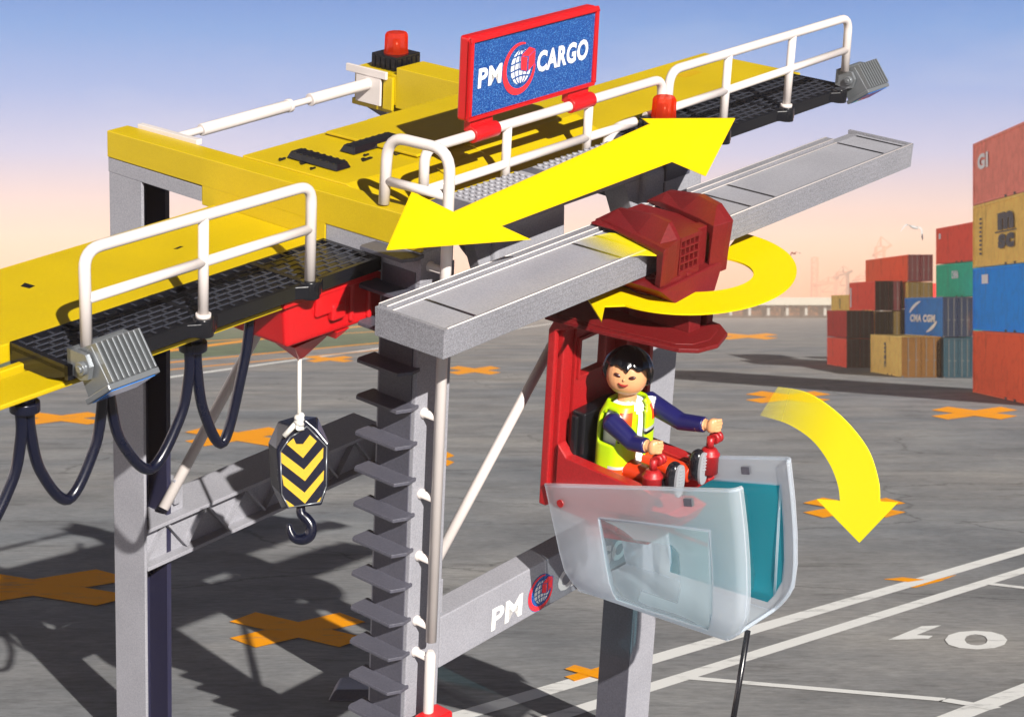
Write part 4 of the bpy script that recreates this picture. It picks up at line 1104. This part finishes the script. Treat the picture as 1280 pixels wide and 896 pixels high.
# =================================================================== terminal building, far cranes, gulls
tb = thing('terminal_building', 'long low terminal building with pale flat roof and a dark colonnade lit from inside', 'building', Vector((110, 690, 0)))
x0, x1, yb = 60, 190, 690
def WB(bm, x0, x1, y0, y1, z0, z1): addpoly(bm, [Vector(p) for p in ((x0, y0, z1), (x1, y0, z1), (x1, y1, z1), (x0, y1, z1))], [Vector(p) for p in ((x0, y0, z0), (x1, y0, z0), (x1, y1, z0), (x0, y1, z0))])
bm = BM(); WB(bm, x0, x1, yb - 4, yb + 30, 4.4, 7.0); obj('roof', bm, plastic('roof_pale', hexc('9a968a'), .8, spec=.1), tb)
bm = BM(); WB(bm, x0, x1, yb + 3, yb + 26, 0, 4.4); obj('wall', bm, plastic('wall_dark', hexc('2a2320'), .8), tb)
colm = plastic('column_pale', hexc('8c8a84'), .8, spec=.1)
lit, nt_, b_, o_ = newmat('lit_window'); b_.inputs['Base Color'].default_value = (.05, .02, .01, 1)
tn = nt_.nodes.new('ShaderNodeTexNoise'); tn.inputs['Scale'].default_value = 1.2; cr_ = nt_.nodes.new('ShaderNodeValToRGB')
cr_.color_ramp.elements[0].position = .50; cr_.color_ramp.elements[0].color = (.02, .01, .01, 1); cr_.color_ramp.elements[1].position = .62; cr_.color_ramp.elements[1].color = (.85, .35, .14, 1)
tc_ = nt_.nodes.new('ShaderNodeTexCoord'); nt_.links.new(tc_.outputs['Object'], tn.inputs[0]); nt_.links.new(tn.outputs[0], cr_.inputs[0]); nt_.links.new(cr_.outputs[0], b_.inputs['Emission Color']); b_.inputs['Emission Strength'].default_value = .15; b_.inputs['Roughness'].default_value = .9; b_.inputs['Specular IOR Level'].default_value = .1
x = x0 + 1
while x < x1 - 5:
    bm = BM(); WB(bm, x, x + .9, yb - 1, yb, 0.9, 4.4); obj('column', bm, colm, tb)
    bm = BM(); WB(bm, x + 1.4, x + 5.0, yb + 2.4, yb + 2.9, .9, 4.0); obj('window', bm, lit, tb)
    x += 6.4
bm = BM(); WB(bm, x0, x1, yb - 3, yb + 3, 0, .8); obj('platform_edge', bm, plastic('wall_black', hexc('16110f'), .8), tb)
shed = thing('warehouse', 'low pale warehouse glimpsed behind the crane column on the far side of the yard', 'building', Vector((0, 760, 0)))
bm = BM(); WB(bm, -120, 40, 760, 790, 0, 4.2); obj('wall', bm, plastic('shed_wall', hexc('b0aca4'), .8), shed)
bm = BM(); WB(bm, -122, 42, 757, 792, 4.2, 5.0); obj('roof', bm, plastic('shed_roof', hexc('8a8680'), .8), shed)
# distant harbour cranes
farm = plastic('far_steel', hexc('b06040'), .8)
def tower(px, Y, ptop, w, label, jib=0):
    X = (px - 640) / FPX * Y; h = HC + (385 - ptop) / FPX * Y
    t = thing('harbour_crane', label, 'crane', Vector((X, Y, 0)), 'far harbour cranes in the haze')
    bm = BM()
    for s in (-1, 1):
        for q in (0, 1): addpoly(bm, [Vector((X + s * w / 2 + dx, Y + q * w + dy, h)) for dx, dy in ((-.5, -.5), (.5, -.5), (.5, .5), (-.5, .5))], [Vector((X + s * w / 2 + dx, Y + q * w + dy, 0)) for dx, dy in ((-.7, -.7), (.7, -.7), (.7, .7), (-.7, .7))])
    n = max(3, int(h / w))
    for i in range(n):
        z0, z1 = h * i / n, h * (i + 1) / n
        cyl(bm, Vector((X - w / 2, Y, z0)), Vector((X + w / 2, Y, z1)), .35, 5); cyl(bm, Vector((X - w / 2, Y, z1)), Vector((X + w / 2, Y, z1)), .4, 5)
    obj('tower', bm, farm, t)
    if jib:
        bm = BM(); cyl(bm, Vector((X - w, Y, h * .86)), Vector((X + jib, Y, h * 1.02)), .9, 6); cyl(bm, Vector((X, Y, h)), Vector((X, Y, h * 1.15)), .6, 5); cyl(bm, Vector((X, Y, h * 1.15)), Vector((X + jib, Y, h * 1.02)), .3, 5)
        cyl(bm, Vector((X, Y, h * 1.15)), Vector((X - w, Y, h * .86)), .3, 5); obj('jib', bm, farm, t)
tower(1019, 1500, 322, 4, 'slim lattice crane tower standing alone in the haze right of the ring arrow', 0)
tower(1036, 1500, 352, 12, 'squat harbour crane with short jib beside the slim tower', 9)
tower(1054, 1550, 340, 8, 'hazy harbour crane with raised jib above the pale yellow container', 7)
tower(1082, 1500, 345, 10, 'low hazy harbour crane seen between the red containers', 8)
tower(1101, 1500, 308, 6, 'tallest hazy harbour crane just left of the topmost maroon doors', 8)
tower(1210, 1500, 285, 5, 'hazy crane tip showing above the plain red container', 0)
# gulls
gm = plastic('gull_white', hexc('a4a2a0'), .6); gd = plastic('gull_dark', hexc('3c3a40'), .6)
def gull(Y, cx, cy, sp, name, label, wing, mat):
    c = W(cx, cy, Y); s = sp / FPX * Y
    t = thing(name, label, 'bird', c, None)
    X = Vector((1, 0, 0)); Z = Vector((0, 0, 1)); Yv = Vector((0, 1, 0)); bm = BM()
    ax = (X * .75 + Yv * .6 - Z * .2).normalized(); up = (Z - ax * Z.dot(ax)).normalized(); sd = ax.cross(up)
    tube(bm, [c + ax * s * k_ for k_ in (-.24, -.16, -.05, .08, .15, .19, .23, .27)], [s * r for r in (.012, .035, .055, .05, .034, .036, .02, .004)], 12)
    for sg, pts in ((0, wing[0]), (1, wing[1])):
        prev = None; n = len(pts)
        for (x, z, ch, yy) in pts:
            p = c + X * x * s + Z * z * s + Yv * yy * s
            cur = [bm.verts.new(p + ax * ch * s * .5 + up * .012 * s), bm.verts.new(p - ax * ch * s * .5), bm.verts.new(p - ax * ch * s * .1 - up * .010 * s)]
            if prev:
                for k_ in range(3): bm.faces.new((prev[k_], prev[(k_ + 1) % 3], cur[(k_ + 1) % 3], cur[k_]))
            else: bm.faces.new(cur)
            prev = cur
        bm.faces.new(list(reversed(prev)))
    obj('gull_body', bm, [mat], t)
    bm = BM(); e = wing[1][-1]; p = c + X * e[0] * s + Z * e[1] * s + Yv * e[3] * s; q = wing[1][-2]; pq = c + X * q[0] * s + Z * q[1] * s + Yv * q[3] * s
    tube(bm, [pq.lerp(p, .45), pq.lerp(p, .75), p + (p - pq) * .12], [.02 * s, .032 * s, .004 * s], 8); obj('wing_tip', bm, gd, t)
gull(45, 1142, 284, 36, 'seagull', 'large pale seagull gliding with arched wings above the container stacks',
     ([(-.05, .02, .2, -.1), (-.25, .09, .16, -.2), (-.42, -.03, .08, -.3), (-.53, -.2, .02, -.35)], [(.05, .0, .2, .1), (.22, .02, .18, .2), (.33, -.08, .12, .25), (.37, -.42, .04, .3)]), gm)
gull(60, 992, 317, 17, 'seagull', 'small dark seagull flying right of the yellow ring arrow',
     ([(.0, .02, .2, -.1), (-.15, .1, .16, -.2), (-.25, -.1, .1, -.3), (-.28, -.3, .04, -.35)], [(.05, .0, .2, .1), (.25, .12, .14, .2), (.4, .08, .08, .25), (.55, .02, .03, .3)]), plastic('gull_brown', hexc('7a4a3a'), .7))

# =================================================================== GROUND
def groundmat():
    m, nt, b, o = newmat('yard_asphalt'); N = nt.nodes.new; L = nt.links.new
    g = N('ShaderNodeNewGeometry')
    def noise(sc, det, sx, sy, rough=.6):
        mp = N('ShaderNodeMapping'); mp.inputs['Scale'].default_value = (sx, sy, 1); mp.inputs['Rotation'].default_value = (0, 0, .08)
        n = N('ShaderNodeTexNoise'); n.inputs['Scale'].default_value = sc; n.inputs['Detail'].default_value = det; n.inputs['Roughness'].default_value = rough
        L(g.outputs['Position'], mp.inputs[0]); L(mp.outputs[0], n.inputs[0]); return n
    n1 = noise(.33, 9, .95, .8, .66); n2 = noise(.07, 6, .8, 1.0); n3 = noise(9, 6, .5, 1, .75); n4 = noise(.12, 3, .25, 1.2)
    cr = N('ShaderNodeValToRGB'); e = cr.color_ramp.elements
    e[0].position = .3; e[0].color = (.185, .192, .202, 1); e[1].position = .72; e[1].color = (.375, .375, .37, 1)
    x = e.new(.5); x.color = (.272, .276, .282, 1)
    L(n1.outputs[0], cr.inputs[0])
    cr2 = N('ShaderNodeValToRGB'); e = cr2.color_ramp.elements; e[0].position = .35; e[0].color = (.74, .79, .85, 1); e[1].position = .68; e[1].color = (1.12, 1.06, .99, 1)
    L(n2.outputs[0], cr2.inputs[0])
    mx = N('ShaderNodeMix'); mx.data_type = 'RGBA'; mx.blend_type = 'MULTIPLY'; mx.inputs['Factor'].default_value = 1
    L(cr.outputs[0], mx.inputs['A']); L(cr2.outputs[0], mx.inputs['B'])
    cr3 = N('ShaderNodeValToRGB'); e = cr3.color_ramp.elements; e[0].position = .3; e[0].color = (.75, .75, .75, 1); e[1].position = .7; e[1].color = (1.2, 1.2, 1.2, 1)
    L(n3.outputs[0], cr3.inputs[0])
    m2 = N('ShaderNodeMix'); m2.data_type = 'RGBA'; m2.blend_type = 'MULTIPLY'; m2.inputs['Factor'].default_value = 1
    L(mx.outputs['Result'], m2.inputs['A']); L(cr3.outputs[0], m2.inputs['B'])
    # cracks / joints
    vo = N('ShaderNodeTexVoronoi'); vo.feature = 'DISTANCE_TO_EDGE'; vo.inputs['Scale'].default_value = .11
    dn = N('ShaderNodeVectorMath'); dn.operation = 'ADD'; sc = N('ShaderNodeVectorMath'); sc.operation = 'SCALE'; sc.inputs['Scale'].default_value = 2.0
    L(n1.outputs['Color'], sc.inputs[0]); L(g.outputs['Position'], dn.inputs[0]); L(sc.outputs[0], dn.inputs[1]); L(dn.outputs[0], vo.inputs[0])
    mr = N('ShaderNodeMapRange'); mr.inputs[1].default_value = 0; mr.inputs[2].default_value = .006; mr.inputs[3].default_value = .6; mr.inputs[4].default_value = 1
    L(vo.outputs[0], mr.inputs[0])
    m3 = N('ShaderNodeVectorMath'); m3.operation = 'SCALE'; L(m2.outputs['Result'], m3.inputs[0]); L(mr.outputs[0], m3.inputs['Scale'])
    st = noise(.9, 7, .5, 1.3, .7); sr = N('ShaderNodeMapRange'); sr.inputs[1].default_value = .56; sr.inputs[2].default_value = .70; sr.inputs[3].default_value = 1; sr.inputs[4].default_value = .62; L(st.outputs[0], sr.inputs[0])
    wv = N('ShaderNodeTexWave'); wv.wave_type = 'BANDS'; wv.bands_direction = 'Y'; wv.inputs['Scale'].default_value = .09; wv.inputs['Distortion'].default_value = 9; wv.inputs['Detail'].default_value = 5; wv.inputs['Detail Scale'].default_value = .35; L(g.outputs['Position'], wv.inputs[0])
    wr = N('ShaderNodeMapRange'); wr.inputs[1].default_value = .0; wr.inputs[2].default_value = .09; wr.inputs[3].default_value = .93; wr.inputs[4].default_value = 1; L(wv.outputs[1], wr.inputs[0])
    mm = N('ShaderNodeMath'); mm.operation = 'MULTIPLY'; L(sr.outputs[0], mm.inputs[0]); L(wr.outputs[0], mm.inputs[1])
    m4 = N('ShaderNodeVectorMath'); m4.operation = 'SCALE'; L(m3.outputs[0], m4.inputs[0]); L(mm.outputs[0], m4.inputs['Scale'])
    L(m4.outputs[0], b.inputs['Base Color'])
    r = N('ShaderNodeMapRange'); r.inputs[3].default_value = .85; r.inputs[4].default_value = .98; L(n4.outputs[0], r.inputs[0]); L(r.outputs[0], b.inputs['Roughness'])
    b.inputs['Specular IOR Level'].default_value = .04
    bp = N('ShaderNodeBump'); bp.inputs['Strength'].default_value = .35; bp.inputs['Distance'].default_value = .02; L(n3.outputs[0], bp.inputs['Height']); L(bp.outputs[0], b.inputs['Normal'])
    return m
bm = BM(); bmesh.ops.create_grid(bm, x_segments=1, y_segments=1, size=6000); o = obj('ground', bm, groundmat()); tag(o, kind='structure')
def linepaint(name, col, wear=.5, sc=3.):
    m, nt, b, o = newmat(name); N = nt.nodes.new; L = nt.links.new
    g = N('ShaderNodeNewGeometry'); mp = N('ShaderNodeMapping'); mp.inputs['Scale'].default_value = (.4, 1, 1); n = N('ShaderNodeTexNoise'); n.inputs['Scale'].default_value = sc; n.inputs['Detail'].default_value = 9; n.inputs['Roughness'].default_value = .75
    L(g.outputs['Position'], mp.inputs[0]); L(mp.outputs[0], n.inputs[0])
    cr = N('ShaderNodeValToRGB'); cr.color_ramp.elements[0].position = .36; cr.color_ramp.elements[1].position = .46
    cr.color_ramp.elements[0].color = (1 - wear,) * 3 + (1,); cr.color_ramp.elements[1].color = (1, 1, 1, 1); L(n.outputs[0], cr.inputs[0])
    mx = N('ShaderNodeMix'); mx.data_type = 'RGBA'; mx.inputs['A'].default_value = (.16, .16, .16, 1); mx.inputs['B'].default_value = (*col, 1)
    L(cr.outputs[0], mx.inputs['Factor']); L(mx.outputs['Result'], b.inputs['Base Color']); b.inputs['Roughness'].default_value = .9; b.inputs['Specular IOR Level'].default_value = .06; return m
PW = linepaint('white_line_paint', (.78, .78, .76)); PO = linepaint('orange_line_paint', (.95, .36, .002), .45)
def gpoly(bm, pts, z): flat(bm, [G(x, y, z) if False else Vector((*G(x, y).xy, z)) for x, y in pts])
def gline(bm, p, q, w, z=.004):
    a, b = G(*p), G(*q); d = (b - a).normalized(); s = Vector((-d.y, d.x, 0)) * w / 2
    flat(bm, [Vector((*(a + s).xy, z)), Vector((*(b + s).xy, z)), Vector((*(b - s).xy, z)), Vector((*(a - s).xy, z))])
bm = BM()
gline(bm, (400, 946), (1330, 673), .26); gline(bm, (560, 938), (1340, 694), .22)
gline(bm, (854, 847), (1180, 875), .16, .008); gline(bm, (1180, 875), (1245, 886), .16, .008); gline(bm, (1165, 907), (1330, 842), .24)
gline(bm, (1238, 730), (1330, 741), .18, .008)
gline(bm, (120, 484), (470, 436), .6); gline(bm, (470, 436), (700, 403), .9)
# the number on the bay, read from the far side
o1, o2 = G(1252, 791), None
c = G(1245, 795); 
xd = (G(1115, 797.5) - G(1250, 797.5)).normalized()
p1, p2 = G(1182, 806), G(1182, 786)
yd = (p1 - p2).normalized(); hh = (G(1214, 809) - G(1214, 786)).length
text_bm(bm, '0', Vector((*G(1257, 788.5).xy, .006)), xd, yd, hh, (G(1174, 800) - G(1252, 800)).length, 0, .0, 0, .03)
flat(bm, [Vector((*G(x, y).xy, .007)) for x, y in ((1110, 800), (1152, 783), (1176, 782), (1146, 794), (1166, 795), (1160, 799))])
o = obj('white_markings', bm, PW); tag(o, kind='structure')
def cross(bm, cx, cy, w, h, z=.004, skew=0):
    k = .16 * w; hx, hy = w / 2, h / 2; j = hy * .42
    for s in (-1, 1):
        pts = [(cx - hx, cy - s * hy * .8 - j * .5 * s), (cx - hx + k * 1.3, cy - s * hy), (cx + hx, cy + s * hy * .8 + j * .5 * s - 0), (cx + hx - k * 1.3, cy + s * hy)]
        pts = [(cx - hx + k * 1.2, cy - s * hy), (cx - hx, cy - s * hy + s * j * 1.3), (cx + hx - k * 1.2, cy + s * hy), (cx + hx, cy + s * hy - s * j * 1.3)]
        gpoly(bm, pts, z + (.004 if s > 0 else 0))
for (cx, cy, w, h) in ((593, 463, 66, 11), (412, 449, 60, 8), (935, 420.5, 76, 8), (985, 496.5, 106, 15), (1218, 516.5, 108, 16), (1068, 635, 128, 25), (296, 546, 130, 24), (76, 523, 110, 16),
                       (372, 788, 170, 44), (40, 735, 260, 46), (738, 842, 64, 20), (545, 574, 46, 18), (700, 391, 60, 3)):
    bm = BM(); cross(bm, cx, cy, w, h, .010); o = obj('cross_marking', bm, PO); tag(o, kind='structure')
bm = BM(); gpoly(bm, [(1104, 724), (1128, 721.5), (1156, 724.5), (1135, 727.5)], .006); gpoly(bm, [(1138, 735), (1174, 724), (1196, 719), (1176, 727), (1145, 735)], .012); o = obj('orange_patch', bm, PO); tag(o, kind='structure')
bm = BM()
for (p, q, w) in (((150, 446), (480, 404), 1.6), ((150, 459), (480, 428), .8), ((160, 432), (480, 414), 1.2), ((150, 468), (480, 437), .5), ((480, 404), (700, 393), 3), ((560, 400), (700, 391), 3)): gline(bm, p, q, w, .012)
o = obj('orange_lines', bm, PO); tag(o, kind='structure')
gm_, nt, b, o_ = newmat('verge_grass'); n = nt.nodes.new('ShaderNodeTexNoise'); n.inputs['Scale'].default_value = .4; n.inputs['Detail'].default_value = 8
g = nt.nodes.new('ShaderNodeNewGeometry'); cr = nt.nodes.new('ShaderNodeValToRGB'); cr.color_ramp.elements[0].position = .35; cr.color_ramp.elements[0].color = (.02, .06, .02, 1); cr.color_ramp.elements[1].position = .7; cr.color_ramp.elements[1].color = (.10, .17, .07, 1)
nt.links.new(g.outputs['Position'], n.inputs[0]); nt.links.new(n.outputs[0], cr.inputs[0]); nt.links.new(cr.outputs[0], b.inputs['Base Color']); b.inputs['Roughness'].default_value = .9
bm = BM(); gpoly(bm, [(-100, 472), (480, 430), (640, 400), (480, 396), (-100, 398)], .006); o = obj('verge_grass', bm, gm_); tag(o, kind='structure')

# =================================================================== haze
def haze():
    bm = BM(); x0, x1, y0, y1, z0, z1 = -500, 1000, -40, 1700, -1, 66
    addpoly(bm, [Vector(p) for p in ((x0, y0, z1), (x1, y0, z1), (x1, y1, z1), (x0, y1, z1))], [Vector(p) for p in ((x0, y0, z0), (x1, y0, z0), (x1, y1, z0), (x0, y1, z0))])
    m = bpy.data.materials.new('haze'); m.use_nodes = True; nt = m.node_tree; nt.nodes.clear()
    o = nt.nodes.new('ShaderNodeOutputMaterial'); v = nt.nodes.new('ShaderNodeVolumePrincipled')
    v.inputs['Color'].default_value = (1, .80, .66, 1); v.inputs['Density'].default_value = HAZE; v.inputs['Anisotropy'].default_value = -.25
    nt.links.new(v.outputs[0], o.inputs['Volume']); ob = obj('haze', bm, m); tag(ob, kind='stuff')
HAZE = .0004
if HAZE: haze()

# =================================================================== sky and sun
sun_az = Vector((.35, -.937)).normalized(); EL = math.radians(18)
w = bpy.data.worlds.new('World'); bpy.context.scene.world = w; w.use_nodes = True; nt = w.node_tree; nt.nodes.clear()
N = nt.nodes.new; L = nt.links.new
out_ = N('ShaderNodeOutputWorld'); bg = N('ShaderNodeBackground'); sky = N('ShaderNodeTexSky'); sky.sky_type = 'NISHITA'; sky.sun_disc = False
sky.sun_elevation = EL; sky.sun_rotation = math.atan2(sun_az.x, sun_az.y)
EXPO = .85; STR = .05; bg.inputs['Strength'].default_value = STR
tc = N('ShaderNodeTexCoord'); sp = N('ShaderNodeSeparateXYZ'); L(tc.outputs['Generated'], sp.inputs[0])
cr = N('ShaderNodeValToRGB'); e = cr.color_ramp.elements
stops = [(0, 'f58c50'), (.012, 'f7a274'), (.03, 'f4bc9e'), (.05, 'e0c6c8'), (.075, 'b4bee6'), (.105, '84aae6'), (.135, '5699e0'), (.155, '3a86d6'), (.25, '2c4c78'), (.6, '14181e')]
mrz = N('ShaderNodeMapRange'); mrz.inputs[1].default_value = 0; mrz.inputs[2].default_value = .6; L(sp.outputs[2], mrz.inputs[0]); L(mrz.outputs[0], cr.inputs[0])
e[0].position = 0; e[0].color = (*hexc(stops[0][1]), 1); e[1].position = 1; e[1].color = (*hexc(stops[-1][1]), 1)
for z, h_ in stops[1:-1]: x = e.new(z / .6); x.color = (*hexc(h_), 1)
sc = N('ShaderNodeVectorMath'); sc.operation = 'SCALE'; sc.inputs['Scale'].default_value = 1 / STR / 2 ** EXPO; L(cr.outputs[0], sc.inputs[0])
mf = N('ShaderNodeMapRange'); mf.inputs[1].default_value = .22; mf.inputs[2].default_value = .45; mf.inputs[3].default_value = 1; mf.inputs[4].default_value = .92; L(sp.outputs[2], mf.inputs[0])
# thin clouds
cn = N('ShaderNodeTexNoise'); cn.inputs['Scale'].default_value = 5; cn.inputs['Detail'].default_value = 6; mpn = N('ShaderNodeMapping'); mpn.inputs['Scale'].default_value = (1, 1, 3.5); L(tc.outputs['Generated'], mpn.inputs[0]); L(mpn.outputs[0], cn.inputs[0])
cc = N('ShaderNodeMapRange'); cc.inputs[1].default_value = .52; cc.inputs[2].default_value = .8; cc.inputs[3].default_value = 0; cc.inputs[4].default_value = .22; L(cn.outputs[0], cc.inputs[0])
mc = N('ShaderNodeMix'); mc.data_type = 'RGBA'; mc.inputs['B'].default_value = (.85 / STR / 1.8, .84 / STR / 1.8, .86 / STR / 1.8, 1); L(cc.outputs[0], mc.inputs['Factor']); L(sc.outputs[0], mc.inputs['A'])
mx = N('ShaderNodeMix'); mx.data_type = 'RGBA'; L(mf.outputs[0], mx.inputs['Factor']); L(sky.outputs[0], mx.inputs['A']); L(mc.outputs['Result'], mx.inputs['B'])
# glow added low on the left, out of view, to brighten the container sides
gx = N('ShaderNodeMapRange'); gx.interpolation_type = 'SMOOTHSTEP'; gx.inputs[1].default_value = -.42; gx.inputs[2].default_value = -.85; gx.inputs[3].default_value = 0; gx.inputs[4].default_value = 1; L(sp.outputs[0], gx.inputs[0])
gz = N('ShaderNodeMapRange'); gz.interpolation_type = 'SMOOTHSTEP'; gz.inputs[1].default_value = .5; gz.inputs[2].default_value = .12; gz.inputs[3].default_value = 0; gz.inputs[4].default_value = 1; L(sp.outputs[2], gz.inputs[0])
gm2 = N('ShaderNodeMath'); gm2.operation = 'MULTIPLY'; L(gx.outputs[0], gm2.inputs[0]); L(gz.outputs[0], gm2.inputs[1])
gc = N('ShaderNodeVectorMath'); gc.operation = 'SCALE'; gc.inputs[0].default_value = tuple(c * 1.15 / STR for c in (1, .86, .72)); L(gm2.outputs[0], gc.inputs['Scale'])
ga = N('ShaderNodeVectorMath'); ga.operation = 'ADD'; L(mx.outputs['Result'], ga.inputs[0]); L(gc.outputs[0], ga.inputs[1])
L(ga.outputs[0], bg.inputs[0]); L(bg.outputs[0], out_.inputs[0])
sl = bpy.data.lights.new('sun', 'SUN'); sl.energy = 5.0; sl.angle = math.radians(.5); sl.color = (1, .95, .88)
so = bpy.data.objects.new('sun', sl); C.objects.link(so)
dirv = -Vector((sun_az.x * math.cos(EL), sun_az.y * math.cos(EL), math.sin(EL))); so.rotation_euler = dirv.to_track_quat('-Z', 'Y').to_euler(); so.location = (5, -5, 12)

# =================================================================== camera
cd = bpy.data.cameras.new('camera'); cam = bpy.data.objects.new('camera', cd); C.objects.link(cam)
cd.sensor_width = 36; cd.lens = FPX / 1280 * 36; cd.shift_y = -(448 - 385) / 1280.; cd.clip_end = 12000; cd.clip_start = .1
cam.location = (0, 0, HC); cam.rotation_euler = (PI / 2, 0, 0)
cd.dof.use_dof = True; cd.dof.focus_distance = 13.4; cd.dof.aperture_fstop = 5.2
sc_ = bpy.context.scene; sc_.camera = cam
sc_.view_settings.view_transform = 'Standard'; sc_.view_settings.look = 'None'; sc_.view_settings.exposure = EXPO; sc_.view_settings.gamma = 1
sc_.cycles.use_denoising = True; sc_.cycles.max_bounces = 8; sc_.cycles.transparent_max_bounces = 16; sc_.cycles.volume_bounces = 0
